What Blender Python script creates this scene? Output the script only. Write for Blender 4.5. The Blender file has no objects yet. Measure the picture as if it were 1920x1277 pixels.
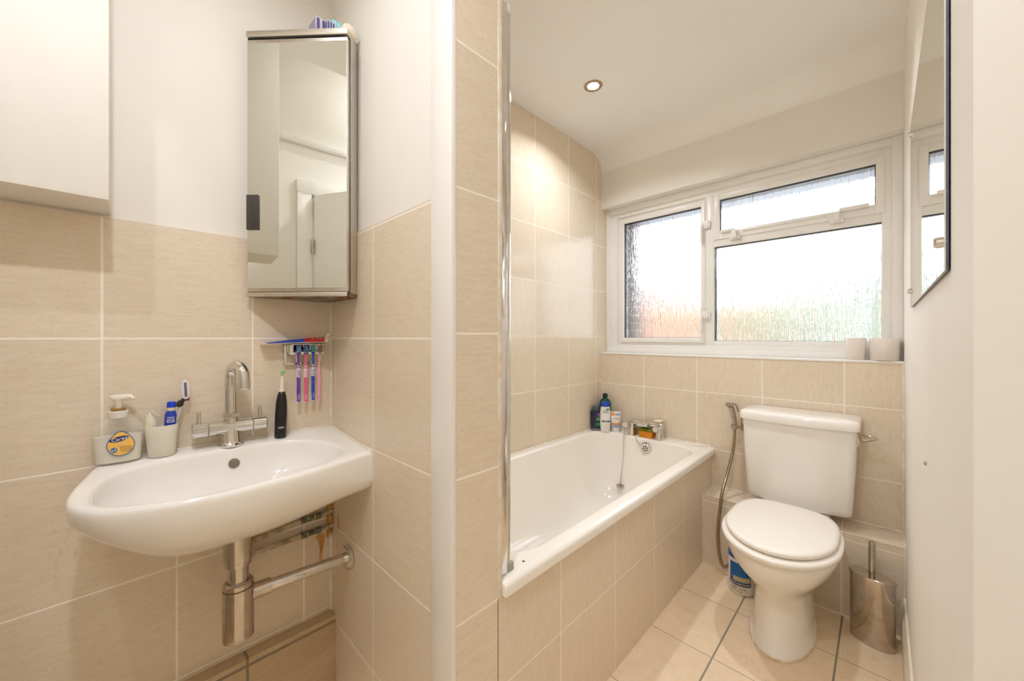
import bpy, bmesh, math, random
from mathutils import Vector, Matrix, noise
random.seed(7)
S = bpy.context.scene
C = S.collection
PI = math.pi

# ------------------------------------------------------------------ camera, world, exposure
CAM_H = 1.2
F_PX, HORIZON = 712.0, 633.0
cam_d = bpy.data.cameras.new('camera')
cam_d.sensor_width = 36.0
cam_d.lens = 36.0 * F_PX / 1920.0
cam_d.shift_y = -(1277 / 2 - HORIZON) / 1920.0
cam_d.clip_start = 0.01
cam = bpy.data.objects.new('camera', cam_d)
C.objects.link(cam)
YAW = math.atan(695 / 712.0)
cam.location = (0, 0, CAM_H)
cam.rotation_euler = (PI / 2, 0, YAW)
S.camera = cam

w = bpy.data.worlds.new('overcast_sky')
S.world = w
w.use_nodes = True
nt = w.node_tree
bg = nt.nodes['Background']
tc = nt.nodes.new('ShaderNodeTexCoord')
sp = nt.nodes.new('ShaderNodeSeparateXYZ')
rp = nt.nodes.new('ShaderNodeValToRGB')
rp.color_ramp.elements[0].position = 0.0
rp.color_ramp.elements[0].color = (0.80, 0.86, 0.92, 1)
rp.color_ramp.elements[1].position = 0.5
rp.color_ramp.elements[1].color = (0.93, 0.96, 1.0, 1)
nt.links.new(tc.outputs['Generated'], sp.inputs[0])
nt.links.new(sp.outputs['Z'], rp.inputs[0])
nt.links.new(rp.outputs[0], bg.inputs['Color'])
bg.inputs['Strength'].default_value = 4.0

S.view_settings.view_transform = 'Standard'
S.view_settings.look = 'None'
S.view_settings.gamma = 1.0
S.view_settings.use_curve_mapping = False
S.view_settings.exposure = 0.27
S.cycles.use_denoising = True
S.cycles.max_bounces = 14
S.cycles.diffuse_bounces = 8
S.cycles.glossy_bounces = 6
S.cycles.transmission_bounces = 10
S.cycles.sample_clamp_indirect = 4.0

LAMP_COL = (0.95, 0.99, 1.08)


def lamp(name, loc, watts, size=0.056, spread=165):
    d = bpy.data.lights.new(name, 'AREA')
    d.shape = 'DISK'
    d.size = size
    d.energy = watts
    d.color = LAMP_COL
    d.spread = math.radians(spread)
    o = bpy.data.objects.new(name, d)
    o.location = loc
    C.objects.link(o)
    return o


CEIL = 2.46
# recessed ceiling spots, the last three added as fill: (x, y, z, watts, beam)
LOBBY = 2.86
SPOTS = [(-1.037, 1.644, CEIL, 5.4, 142), (-0.95, 0.12, CEIL, 1.3, 165), (-0.30, 1.585, CEIL, 1.45, 84), (-0.30, -0.05, CEIL, 7.6, 168),  # last on this row: unseen lamp added to brighten the basin wall
         (1.05, -0.32, LOBBY, 4.6, 165), (-0.45, -0.46, LOBBY, 4.6, 165)]  # unseen lobby lamps added to light the back wall and mirror view
for sx, sy, sz, sw, sb in SPOTS:
    lamp('spot_lamp', (sx, sy, sz - 0.004), sw, spread=sb)

# ------------------------------------------------------------------ materials
def lin(c):
    r = []
    for v in c:
        v = v / 255.0
        r.append(v / 12.92 if v <= 0.04045 else ((v + 0.055) / 1.055) ** 2.4)
    return (r[0], r[1], r[2], 1.0)


MATS = {}


def mat(name, col, rough=0.5, metal=0.0, spec=0.5, coat=0.0, trans=0.0, ior=1.45, noise_amt=0.0, noise_scale=20.0,
        col2=None, bump=0.0, stretch=(1, 1, 1), emit=None, alpha=1.0, sss=0.0):
    if name in MATS:
        return MATS[name]
    m = bpy.data.materials.new(name)
    m.use_nodes = True
    t = m.node_tree
    b = t.nodes['Principled BSDF']
    b.inputs['Base Color'].default_value = lin(col)
    b.inputs['Roughness'].default_value = rough
    b.inputs['Metallic'].default_value = metal
    b.inputs['IOR'].default_value = ior
    b.inputs['Specular IOR Level'].default_value = spec
    b.inputs['Coat Weight'].default_value = coat
    b.inputs['Coat Roughness'].default_value = 0.05
    b.inputs['Transmission Weight'].default_value = trans
    if sss:
        b.inputs['Subsurface Weight'].default_value = sss
        b.inputs['Subsurface Radius'].default_value = (0.02, 0.02, 0.02)
    if emit:
        b.inputs['Emission Color'].default_value = lin(emit[0])
        b.inputs['Emission Strength'].default_value = emit[1]
    if col2 is not None or bump > 0:
        co = t.nodes.new('ShaderNodeNewGeometry')
        mp = t.nodes.new('ShaderNodeMapping')
        mp.inputs['Scale'].default_value = stretch
        nz = t.nodes.new('ShaderNodeTexNoise')
        nz.inputs['Scale'].default_value = noise_scale
        nz.inputs['Detail'].default_value = 4
        t.links.new(co.outputs['Position'], mp.inputs[0])
        t.links.new(mp.outputs[0], nz.inputs['Vector'])
        if col2 is not None:
            mr = t.nodes.new('ShaderNodeMapRange')
            mr.inputs[1].default_value = 0.5 - noise_amt
            mr.inputs[2].default_value = 0.5 + noise_amt
            t.links.new(nz.outputs[0], mr.inputs[0])
            mx = t.nodes.new('ShaderNodeMix')
            mx.data_type = 'RGBA'
            mx.inputs[6].default_value = lin(col)
            mx.inputs[7].default_value = lin(col2)
            t.links.new(mr.outputs[0], mx.inputs[0])
            t.links.new(mx.outputs[2], b.inputs['Base Color'])
        if bump > 0:
            bp = t.nodes.new('ShaderNodeBump')
            bp.inputs['Strength'].default_value = bump
            bp.inputs['Distance'].default_value = 0.004
            t.links.new(nz.outputs[0], bp.inputs['Height'])
            t.links.new(bp.outputs[0], b.inputs['Normal'])
    MATS[name] = m
    return m


def tile_mat(name, au, av, u0, v0, pu, pv, grout=(247, 239, 224), gw=0.005, gv=None, c1=(230, 216, 195), c2=(220, 204, 180),
             streak=(1, 1, 1), rough=0.32, dirt=0.0, pits=0.62):
    """grid of tiles; au / av name the world axes of the grid, u0 / v0 a joint's place"""
    m = bpy.data.materials.new(name)
    m.use_nodes = True
    t = m.node_tree
    L = t.links.new
    b = t.nodes['Principled BSDF']
    g = t.nodes.new('ShaderNodeNewGeometry')
    s = t.nodes.new('ShaderNodeSeparateXYZ')
    L(g.outputs['Position'], s.inputs[0])

    def M(op, a, bb=None):
        n = t.nodes.new('ShaderNodeMath')
        n.operation = op
        for i, q in enumerate((a, bb)):
            if q is None:
                continue
            if isinstance(q, (int, float)):
                n.inputs[i].default_value = q
            else:
                L(q, n.inputs[i])
        return n.outputs[0]

    def axis(a, o, p):
        u = M('DIVIDE', M('SUBTRACT', s.outputs[a], o), p)
        d = M('MULTIPLY', M('ABSOLUTE', M('SUBTRACT', M('FRACT', M('ADD', u, 0.5)), 0.5)), p)
        return M('FLOOR', u), d
    iu, du = axis(au, u0, pu)
    iv, dv = axis(av, v0, pv)

    def edge(d, wd):
        n = t.nodes.new('ShaderNodeMapRange')
        n.interpolation_type = 'SMOOTHSTEP'
        L(d, n.inputs[0])
        n.inputs[1].default_value = wd * 0.5 - 0.0008
        n.inputs[2].default_value = wd * 0.5 + 0.0008
        n.inputs[3].default_value = 1
        n.inputs[4].default_value = 0
        return n.outputs[0]
    mask = M('MAXIMUM', edge(du, gw), edge(dv, gv or gw))
    cv = t.nodes.new('ShaderNodeCombineXYZ')
    L(iu, cv.inputs[0])
    L(iv, cv.inputs[1])
    wn = t.nodes.new('ShaderNodeTexWhiteNoise')
    L(cv.outputs[0], wn.inputs['Vector'])
    mp = t.nodes.new('ShaderNodeMapping')
    mp.inputs['Scale'].default_value = streak
    ad = t.nodes.new('ShaderNodeVectorMath')
    ad.operation = 'MULTIPLY_ADD'
    L(wn.outputs['Color'], ad.inputs[0])
    ad.inputs[1].default_value = (3, 3, 3)
    L(g.outputs['Position'], ad.inputs[2])
    L(ad.outputs[0], mp.inputs[0])
    n1 = t.nodes.new('ShaderNodeTexNoise')
    n1.inputs['Scale'].default_value = 20
    n1.inputs['Detail'].default_value = 8
    n1.inputs['Roughness'].default_value = 0.62
    L(mp.outputs[0], n1.inputs['Vector'])
    n2 = t.nodes.new('ShaderNodeTexNoise')
    n2.inputs['Scale'].default_value = 75
    n2.inputs['Detail'].default_value = 5
    n2.inputs['Roughness'].default_value = 0.7
    L(mp.outputs[0], n2.inputs['Vector'])
    r1 = t.nodes.new('ShaderNodeMapRange')
    L(n1.outputs[0], r1.inputs[0])
    r1.inputs[1].default_value = 0.28
    r1.inputs[2].default_value = 0.72
    mx = t.nodes.new('ShaderNodeMix')
    mx.data_type = 'RGBA'
    L(r1.outputs[0], mx.inputs[0])
    mx.inputs[6].default_value = lin(c1)
    mx.inputs[7].default_value = lin(c2)
    # fine pits of the stone
    r2 = t.nodes.new('ShaderNodeMapRange')
    L(n2.outputs[0], r2.inputs[0])
    r2.inputs[1].default_value = 0.55
    r2.inputs[2].default_value = 0.72
    r2.inputs[3].default_value = 0.0
    r2.inputs[4].default_value = pits
    m2 = t.nodes.new('ShaderNodeMix')
    m2.data_type = 'RGBA'
    L(r2.outputs[0], m2.inputs[0])
    L(mx.outputs[2], m2.inputs[6])
    m2.inputs[7].default_value = lin((184, 160, 128))
    last = m2.outputs[2]
    if dirt > 0:
        n3 = t.nodes.new('ShaderNodeTexNoise')
        n3.inputs['Scale'].default_value = 150
        n3.inputs['Detail'].default_value = 2
        L(g.outputs['Position'], n3.inputs['Vector'])
        n4 = t.nodes.new('ShaderNodeTexNoise')
        n4.inputs['Scale'].default_value = 3.5
        L(g.outputs['Position'], n4.inputs['Vector'])
        r3 = t.nodes.new('ShaderNodeMapRange')
        L(n3.outputs[0], r3.inputs[0])
        r3.inputs[1].default_value = 0.66
        r3.inputs[2].default_value = 0.72
        r4 = t.nodes.new('ShaderNodeMapRange')
        L(n4.outputs[0], r4.inputs[0])
        r4.inputs[1].default_value = 0.42
        r4.inputs[2].default_value = 0.66
        m3 = t.nodes.new('ShaderNodeMix')
        m3.data_type = 'RGBA'
        L(M('MULTIPLY', M('MULTIPLY', r3.outputs[0], r4.outputs[0]), dirt), m3.inputs[0])
        L(last, m3.inputs[6])
        m3.inputs[7].default_value = lin((120, 92, 64))
        last = m3.outputs[2]
    hs = t.nodes.new('ShaderNodeHueSaturation')
    L(M('ADD', M('MULTIPLY', wn.outputs['Value'], 0.07), 0.965), hs.inputs['Value'])
    L(last, hs.inputs['Color'])
    m4 = t.nodes.new('ShaderNodeMix')
    m4.data_type = 'RGBA'
    L(mask, m4.inputs[0])
    L(hs.outputs[0], m4.inputs[6])
    m4.inputs[7].default_value = lin(grout)
    L(m4.outputs[2], b.inputs['Base Color'])
    L(M('ADD', M('MULTIPLY', mask, 0.4), rough), b.inputs['Roughness'])
    h = M('ADD', M('MULTIPLY', mask, -1.0), M('MULTIPLY', n2.outputs[0], 0.25))
    bp = t.nodes.new('ShaderNodeBump')
    bp.inputs['Strength'].default_value = 0.35
    bp.inputs['Distance'].default_value = 0.0012
    L(h, bp.inputs['Height'])
    L(bp.outputs[0], b.inputs['Normal'])
    return m


X_, Y_, Z_ = 'X', 'Y', 'Z'
HS = (1.0, 1.0, 6.5)       # grain runs level
VS = (5.0, 5.0, 1.0)       # grain runs upright
T_left_up = tile_mat('basin_wall_tiles', Y_, Z_, -0.037, 0.878, 0.320, 0.320, streak=HS)
T_left_low = tile_mat('basin_wall_low_tiles', Y_, Z_, 0.105, 0.562, 0.325, 0.3165, streak=HS)
T_stub = tile_mat('partition_tiles', X_, Z_, -1.084, 0.536, 0.330, 0.331, streak=HS)
T_end = tile_mat('partition_end_tiles', Y_, Z_, 0.40, 0.545, 0.50, 0.3325, streak=HS)
T_bath = tile_mat('bath_wall_tiles', Y_, Z_, 1.631, 0.585, 0.3215, 0.313, gw=0.004, streak=VS, rough=0.16)
T_panel = tile_mat('bath_panel_tiles', Y_, Z_, 0.917, 0.315, 0.325, 0.33, gw=0.004, streak=VS)
T_win = tile_mat('window_wall_tiles', X_, Z_, -0.452, 0.569, 0.324, 0.317, gw=0.0045, streak=VS)
T_ledge = tile_mat('ledge_face_tiles', X_, Z_, -0.128, 0.332, 0.324, 0.36, gw=0.0045, streak=HS)
T_ledge_top = tile_mat('ledge_top_tiles', X_, Y_, -0.128, 1.9, 0.324, 0.6, gw=0.0045, streak=(1, 1, 1))
T_floor = tile_mat('floor_tiles', X_, Y_, -0.457, 1.541, 0.333, 0.333, grout=(150, 138, 120), gw=0.0065, gv=0.003, c1=(240, 220, 190),
                   c2=(231, 207, 172), dirt=0.8, rough=0.38, pits=0.3)
T_skirt = tile_mat('skirting_tiles', Y_, Z_, 0.262, 0.212, 0.335, 0.335, grout=(140, 128, 108), gw=0.007, gv=0.009, c1=(206, 182, 148),
                   c2=(188, 162, 126), dirt=0.9, streak=HS)
P_wall = mat('white_wall_paint', (237, 233, 225), 0.6, col2=(234, 229, 220), noise_amt=0.2, noise_scale=3)
P_ceil = mat('ceiling_paint', (247, 245, 241), 0.7, col2=(244, 241, 236), noise_amt=0.2, noise_scale=2)
P_trim = mat('white_gloss_paint', (240, 237, 231), 0.3, col2=(236, 232, 225), noise_amt=0.2, noise_scale=6)
P_frame = mat('window_frame_paint', (243, 242, 238), 0.28, col2=(238, 236, 231), noise_amt=0.25, noise_scale=5)
SEAL = mat('white_sealant', (238, 232, 220), 0.45, col2=(222, 208, 184), noise_amt=0.15, noise_scale=30)
CERA = mat('white_ceramic', (243, 239, 233), 0.08, coat=0.5, col2=(241, 237, 230), noise_amt=0.2, noise_scale=4)
ENAM = mat('white_enamel', (244, 239, 230), 0.09, coat=0.4, col2=(241, 235, 225), noise_amt=0.2, noise_scale=3)
PLAST = mat('white_plastic', (242, 236, 226), 0.22, col2=(240, 233, 222), noise_amt=0.2, noise_scale=5)
CHROME = mat('chrome', (226, 224, 220), 0.07, 1.0, col2=(214, 211, 206), noise_amt=0.2, noise_scale=25)
BRUSHED = mat('brushed_nickel', (190, 180, 168), 0.24, 1.0, col2=(172, 162, 150), noise_amt=0.2, noise_scale=60)
STEEL = mat('polished_steel', (205, 196, 184), 0.13, 1.0, col2=(186, 176, 163), noise_amt=0.2, noise_scale=30)
SATIN = mat('satin_aluminium', (222, 216, 206), 0.34, 1.0, col2=(206, 198, 186), noise_amt=0.2, noise_scale=50, stretch=(1, 1, 8))
MIRROR = mat('silvered_mirror', (238, 240, 234), 0.012, 1.0, col2=(236, 238, 232), noise_amt=0.3, noise_scale=1)
BLACK = mat('black_gap', (18, 17, 16), 0.6, col2=(28, 26, 24), noise_amt=0.2)
DARKG = mat('dark_grey_plastic', (74, 70, 66), 0.4, col2=(66, 62, 58), noise_amt=0.2)
HOLE = mat('dark_hole', (70, 66, 60), 0.5, col2=(50, 46, 40), noise_amt=0.2)
GASKET = mat('glazing_gasket', (60, 58, 60), 0.6, col2=(45, 44, 46), noise_amt=0.2)


def plain(name, c, rough=0.35, **k):
    c2 = tuple(max(0, int(v * 0.95)) for v in c)
    return mat(name, c, rough, col2=c2, noise_amt=0.25, noise_scale=14, **k)


# ------------------------------------------------------------------ mesh helpers
class B:
    def __init__(s):
        s.bm = bmesh.new()
        s.mi = 0

    def face(s, vs):
        try:
            f = s.bm.faces.new(vs)
            f.material_index = s.mi
            return f
        except ValueError:
            return None

    def box(s, a, b, bev=0.0, seg=2, M=None):
        x0, y0, z0 = [min(p, q) for p, q in zip(a, b)]
        x1, y1, z1 = [max(p, q) for p, q in zip(a, b)]
        t = bmesh.new()
        v = [t.verts.new(p) for p in ((x0, y0, z0), (x1, y0, z0), (x1, y1, z0), (x0, y1, z0), (x0, y0, z1), (x1, y0, z1), (x1, y1, z1), (x0, y1, z1))]
        for q in ((3, 2, 1, 0), (4, 5, 6, 7), (0, 1, 5, 4), (1, 2, 6, 5), (2, 3, 7, 6), (3, 0, 4, 7)):
            t.faces.new([v[i] for i in q])
        if bev > 0:
            bmesh.ops.bevel(t, geom=t.edges[:], offset=bev, segments=seg, profile=0.5, affect='EDGES')
        s.merge(t, M)
        return s

    def merge(s, t, M=None):
        mp = {}
        for v in t.verts:
            mp[v] = s.bm.verts.new(M @ v.co if M is not None else v.co)
        for f in t.faces:
            s.face([mp[v] for v in f.verts])
        t.free()

    def prism(s, pts, z0, z1, bev=0.0, M=None, seg=2):
        t = bmesh.new()
        lo = [t.verts.new((p[0], p[1], z0)) for p in pts]
        hi = [t.verts.new((p[0], p[1], z1)) for p in pts]
        n = len(pts)
        t.faces.new(lo[::-1])
        t.faces.new(hi)
        for i in range(n):
            t.faces.new((lo[i], lo[(i + 1) % n], hi[(i + 1) % n], hi[i]))
        bmesh.ops.recalc_face_normals(t, faces=t.faces[:])
        if bev > 0:
            eds = [e for e in t.edges if abs(e.verts[0].co.z - e.verts[1].co.z) < 1e-6]
            bmesh.ops.bevel(t, geom=eds, offset=bev, segments=seg, profile=0.5, affect='EDGES')
        s.merge(t, M)
        return s

    def loft(s, rings, cap0=True, cap1=True, closed=True):
        R = [[s.bm.verts.new(p) for p in r] for r in rings]
        n = len(R[0])
        for a, b in zip(R, R[1:]):
            for i in range(n if closed else n - 1):
                j = (i + 1) % n
                s.face((a[i], a[j], b[j], b[i]))
        if cap0:
            s.face(R[0][::-1])
        if cap1:
            s.face(R[-1])
        return s

    def lathe(s, prof, c=(0, 0, 0), n=32, sx=1.0, sy=1.0, M=None):
        rings = []
        for r, z in prof:
            ring = []
            for i in range(n):
                a = 2 * PI * i / n
                p = Vector((r * sx * math.cos(a), r * sy * math.sin(a), z))
                if M is not None:
                    p = M @ p
                ring.append(p + Vector(c))
            rings.append(ring)
        return s.loft(rings)

    def tube(s, pts, r, n=16, caps=True):
        P = [Vector(p) for p in pts]
        rs = r if isinstance(r, (list, tuple)) else [r] * len(P)
        tan = []
        for i in range(len(P)):
            a = P[max(i - 1, 0)]
            b = P[min(i + 1, len(P) - 1)]
            tan.append((b - a).normalized())
        up = Vector((0, 0, 1)) if abs(tan[0].z) < 0.9 else Vector((1, 0, 0))
        nrm = (up - tan[0] * up.dot(tan[0])).normalized()
        rings = []
        for i, p in enumerate(P):
            if i:
                nrm = (nrm - tan[i] * nrm.dot(tan[i])).normalized()
            bi = tan[i].cross(nrm)
            rings.append([p + rs[i] * (nrm * math.cos(2 * PI * k / n) + bi * math.sin(2 * PI * k / n)) for k in range(n)])
        return s.loft(rings, caps, caps)

    def ball(s, c, r, n=16, sc=(1, 1, 1)):
        prof = []
        for i in range(1, n // 2):
            a = PI * i / (n // 2) - PI / 2
            prof.append((r * math.cos(a), r * math.sin(a)))
        prof = [(0.0001, -r)] + prof + [(0.0001, r)]
        rings = []
        for q, z in prof:
            rings.append([Vector((c[0] + q * sc[0] * math.cos(2 * PI * i / n), c[1] + q * sc[1] * math.sin(2 * PI * i / n), c[2] + z * sc[2])) for i in range(n)])
        return s.loft(rings)


def smooth_pts(pts, k=6, closed=False):
    P = [Vector(p) for p in pts]
    n = len(P)
    out = []
    for i in range(n if closed else n - 1):
        if closed:
            a, b, c, d = P[(i - 1) % n], P[i], P[(i + 1) % n], P[(i + 2) % n]
        else:
            a, b, c, d = P[max(i - 1, 0)], P[i], P[i + 1], P[min(i + 2, n - 1)]
        for j in range(k):
            t = j / k
            out.append(0.5 * ((2 * b) + (c - a) * t + (2 * a - 5 * b + 4 * c - d) * t * t + (3 * b - a - 3 * c + d) * t ** 3))
    if not closed:
        out.append(P[-1])
    return out


ORG = {}


def obj(name, b, m, parent=None, sharp=35, loc=None):
    """link a B as one mesh object; vertices are given in world space"""
    me = bpy.data.meshes.new(name)
    bmesh.ops.remove_doubles(b.bm, verts=b.bm.verts[:], dist=1e-6)
    bmesh.ops.recalc_face_normals(b.bm, faces=b.bm.faces[:])
    o = Vector(loc) if loc is not None else (ORG[parent.name] if parent else Vector((0, 0, 0)))
    for v in b.bm.verts:
        v.co -= o
    b.bm.to_mesh(me)
    b.bm.free()
    for p in me.polygons:
        p.use_smooth = True
    me.set_sharp_from_angle(angle=math.radians(sharp))
    for q in (m if isinstance(m, (list, tuple)) else [m]):
        me.materials.append(q)
    ob = bpy.data.objects.new(name, me)
    C.objects.link(ob)
    ORG[ob.name] = o
    if parent:
        ob.parent = parent
        ob.location = o - ORG[parent.name]
    else:
        ob.location = o
    return ob


def thing(name, label, cat, loc, group=None):
    o = bpy.data.objects.new(name, None)
    o.empty_display_size = 0.05
    C.objects.link(o)
    o.location = loc
    ORG[o.name] = Vector(loc)
    o['label'] = label
    o['category'] = cat
    if group:
        o['group'] = group
    return o


def tag(o, label, cat, group=None):
    o['label'] = label
    o['category'] = cat
    if group:
        o['group'] = group
    return o


def struct(name, b, m, parent=None):
    o = obj(name, b, m, parent)
    if not parent:
        o['kind'] = 'structure'
    return o


def text_into(b, s, size, fn, align='CENTER', depth=0.0006, sq=1.0):
    """add the words as raised letters; fn maps (u, v, w) on the label to world space"""
    cu = bpy.data.curves.new('words', 'FONT')
    cu.body = s
    cu.size = size
    cu.align_x = align
    cu.align_y = 'CENTER'
    cu.extrude = depth
    cu.resolution_u = 3
    t = bpy.data.objects.new('words', cu)
    C.objects.link(t)
    dg = bpy.context.evaluated_depsgraph_get()
    me = bpy.data.meshes.new_from_object(t.evaluated_get(dg))
    vs = [b.bm.verts.new(fn(v.co.x * sq, v.co.y, v.co.z)) for v in me.vertices]
    for p in me.polygons:
        b.face([vs[i] for i in p.vertices])
    bpy.data.objects.remove(t)
    bpy.data.curves.remove(cu)
    bpy.data.meshes.remove(me)
    return b


def plane_fn(o, u, v):
    o, u, v = Vector(o), Vector(u).normalized(), Vector(v).normalized()
    wn = u.cross(v)
    return lambda a, b_, c: o + u * a + v * b_ + wn * c


# ------------------------------------------------------------------ the room
XL, XP, YS, YB, YW, YL, XR, YJ = -1.41, -0.69, 0.52, 0.668, 2.34, 2.17, 0.066, 0.604
BK, HX = -0.68, 1.45       # wall behind the camera, far side of the lobby

struct('floor', B().box((-1.7, BK - 0.15, -0.12), (HX + 0.15, 2.62, 0.0)), T_floor)
LY = -0.262                # the lobby behind the camera has a higher ceiling
b = B().box((-1.7, LY, CEIL), (HX + 0.15, 2.62, LOBBY + 0.1))
b.box((-1.7, BK - 0.15, LOBBY), (HX + 0.15, LY, LOBBY + 0.1))
struct('ceiling', b, P_ceil)
# cove between the ceiling and the wall over the window
b = B()
rc = 0.11
arc = [(YW + 0.0, CEIL - rc)] + [(YW - rc + rc * math.cos(a * PI / 20), CEIL - rc + rc * math.sin(a * PI / 20)) for a in range(1, 10)] + [(YW - rc, CEIL)]
prof = arc + [(YW + 0.02, CEIL + 0.0), (YW + 0.02, CEIL - rc)]
b.loft([[(x, p[0], p[1]) for p in prof] for x in (XL - 0.002, XR + 0.002)])
struct('trim_1', b, P_ceil)

wl = struct('wall_left', B().box((-1.62, BK - 0.15, 0), (-1.416, 2.62, CEIL)).box((-1.62, BK - 0.15, CEIL), (-1.416, LY, LOBBY)), P_wall)
b = B()
b.mi = 0
b.box((-1.425, BK, 0.8785), (XL, YS + 0.01, 1.506))
b.mi = 1
b.box((-1.425, BK, 0.0), (XL, YS + 0.01, 0.8785))
b.mi = 2
b.box((-1.425, YB - 0.01, 0.0), (XL, 2.52, CEIL))
obj('wall_tiles', b, [T_left_up, T_left_low, T_bath], wl)

# short partition between basin and bath
ws = struct('wall_partition', B().box((-1.416, YS + 0.006, 0), (XP - 0.006, YB - 0.006, CEIL)), P_wall)
b = B()
b.mi = 0
b.box((XL, YS, 0), (-0.770, YS + 0.02, 1.535))
b.mi = 1
b.box((XP - 0.02, YS + 0.006, 0), (XP, YB - 0.010, CEIL))
b.mi = 2
b.box((-1.3785, YS - 0.0003, 0), (-1.376, YS + 0.01, 1.535))
obj('wall_tiles', b, [T_stub, T_end, SEAL], ws)
b = B()
b.box((-0.772, YS - 0.008, 0), (XP + 0.0015, YS + 0.006, CEIL), 0.003)
struct('trim_2', b, P_trim)
b = B().box((XP - 0.012, YB - 0.012, 0.545), (XP + 0.002, YB + 0.002, CEIL), 0.002)
struct('trim_3', b, SEAL)

# tiled front of the bath
b = B().box((XP - 0.02, YB - 0.012, 0), (XP, YW + 0.01, 0.545))
struct('wall_bath_front', b, T_panel)

# wall under and over the window
ww = struct('wall_window', B().box((-1.62, YW + 0.006, 0), (XR + 0.3, 2.60, 1.088)).box((-1.62, YW, 2.10), (XR + 0.3, 2.60, CEIL)), P_wall)
obj('wall_tiles', B().box((XL, YW, 0.0), (XR, YW + 0.02, 1.088)), T_win, ww)
b = B().box((XL, YW - 0.004, 1.086), (XR, 2.47, 1.098), 0.003)
struct('trim_4', b, P_frame)
# ledge behind the toilet
b = B()
b.mi = 0
b.box((XP - 0.0, YL, 0), (XR, YW, 0.3595))
b.mi = 1
b.box((XP, YL - 0.001, 0.3595), (XR, YW, 0.361))
struct('trim_5', b, [T_ledge, T_ledge_top])
# white sealant runs along the ledge and the corners
b = B()
b.tube([(XP, YW - 0.001, 0.363), (XR, YW - 0.001, 0.363)], 0.005, 8)
b.tube([(XR - 0.001, YW - 0.001, 0.36), (XR - 0.001, YW - 0.001, 1.09)], 0.005, 8)
b.tube([(XP + 0.001, YL, 0), (XP + 0.001, YL, 0.36)], 0.0045, 8)
b.tube([(XP + 0.001, YW - 0.001, 0.36), (XP + 0.001, YW - 0.001, 0.55)], 0.0045, 8)
b.tube([(XP, YL, 0.002), (XR, YL, 0.002)], 0.004, 8)
b.tube([(XR - 0.001, YL, 0.17), (XR - 0.001, YL, 0.36)], 0.005, 8)
b.tube([(XR - 0.001, YL, 0.361), (XR - 0.001, YW, 0.361)], 0.004, 8)
struct('trim_6', b, SEAL)
b = B()
b.tube([(XL, YS, 0.23), (XL, YS, 1.36)], 0.0065, 10)
struct('trim_7', b, SEAL)
# low boxed tile skirting along the basin wall
b = B()
b.box((XL - 0.01, BK, 0), (-1.368, YS, 0.232), 0.001)
struct('baseboard_left', b, T_skirt)

struct('wall_right', B().box((XR, YJ, 0), (HX + 0.15, 2.62, CEIL)), P_wall)
b = B().prism([(0, 0), (0.014, 0), (0.014, 0.135), (0.009, 0.15), (0.006, 0.165), (0.0, 0.168)], YJ, YL,
              M=Matrix(((-1, 0, 0, XR), (0, 0, 1, 0), (0, 1, 0, 0), (0, 0, 0, 1))))
struct('baseboard_right', b, mat('cream_skirting', (236, 226, 206), 0.35, col2=(226, 212, 186), noise_amt=0.2, noise_scale=6))
struct('wall_back', B().box((-1.62, BK - 0.15, 0), (HX + 0.15, BK, LOBBY)), P_wall)
struct('wall_lobby', B().box((HX, BK, 0), (HX + 0.15, YJ, CEIL)).box((HX, BK, CEIL), (HX + 0.15, LY, LOBBY)), P_wall)
# picture-rail strip and door on the wall behind
b = B().box((-1.41, BK, 2.255), (HX, BK + 0.02, 2.29), 0.004)
struct('trim_8', b, P_trim)
# boxed column hanging on the wall over the tiles, left of the basin
b = B().box((-1.416, -0.24, 1.512), (-1.258, -0.022, CEIL), 0.002)
struct('trim_9', b, P_wall)

# door behind the camera (seen in the cabinet mirror)
b = B()
for x0, x1 in ((-1.085, -1.015), (-0.455, -0.385)):
    b.box((x0, BK, 0), (x1, BK + 0.025, 1.992), 0.002)
b.box((-1.087, BK, 1.991), (-0.383, BK + 0.028, 2.06), 0.002)
d1 = struct('door_1', b, P_trim)
Md = Matrix.Translation((-1.005, BK + 0.035, 0)) @ Matrix.Rotation(math.radians(56), 4, 'Z')
b = B().box((0, -0.036, 0.01), (0.54, 0.0, 1.985), 0.003, M=Md)
dl = obj('door_leaf', b, P_trim, d1)
for z in (0.25, 1.7):
    b = B().tube([Md @ Vector((0, 0.008, z - 0.04)), Md @ Vector((0, 0.008, z + 0.04))], 0.007, 10)
    obj('hinge', b, BRUSHED, d1)
b = B().tube([Md @ Vector((0.49, -0.036, 1.0)), Md @ Vector((0.49, -0.08, 1.0)), Md @ Vector((0.40, -0.08, 1.0))], 0.009, 10)
obj('door_handle', b, CHROME, d1)

# ------------------------------------------------------------------ window
FY = 2.44                      # face of the outer frame
GL = (-1.285, -0.782, 1.200, 1.988)     # left glass
GT = (-0.680, -0.023, 1.815, 2.003)     # top right glass
GB = (-0.706, -0.001, 1.180, 1.732)     # bottom right glass


def frame_box(b, x0, x1, z0, z1, wd, y0, y1, bev=0.003):
    wl_, wr_, wb_, wt_ = wd
    b.box((x0, y0, z0), (x0 + wl_, y1, z1), bev)
    b.box((x1 - wr_, y0, z0), (x1, y1, z1), bev)
    b.box((x0 + wl_ - 0.001, y0, z0), (x1 - wr_ + 0.001, y1, z0 + wb_), bev)
    b.box((x0 + wl_ - 0.001, y0, z1 - wt_), (x1 - wr_ + 0.001, y1, z1), bev)


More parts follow.
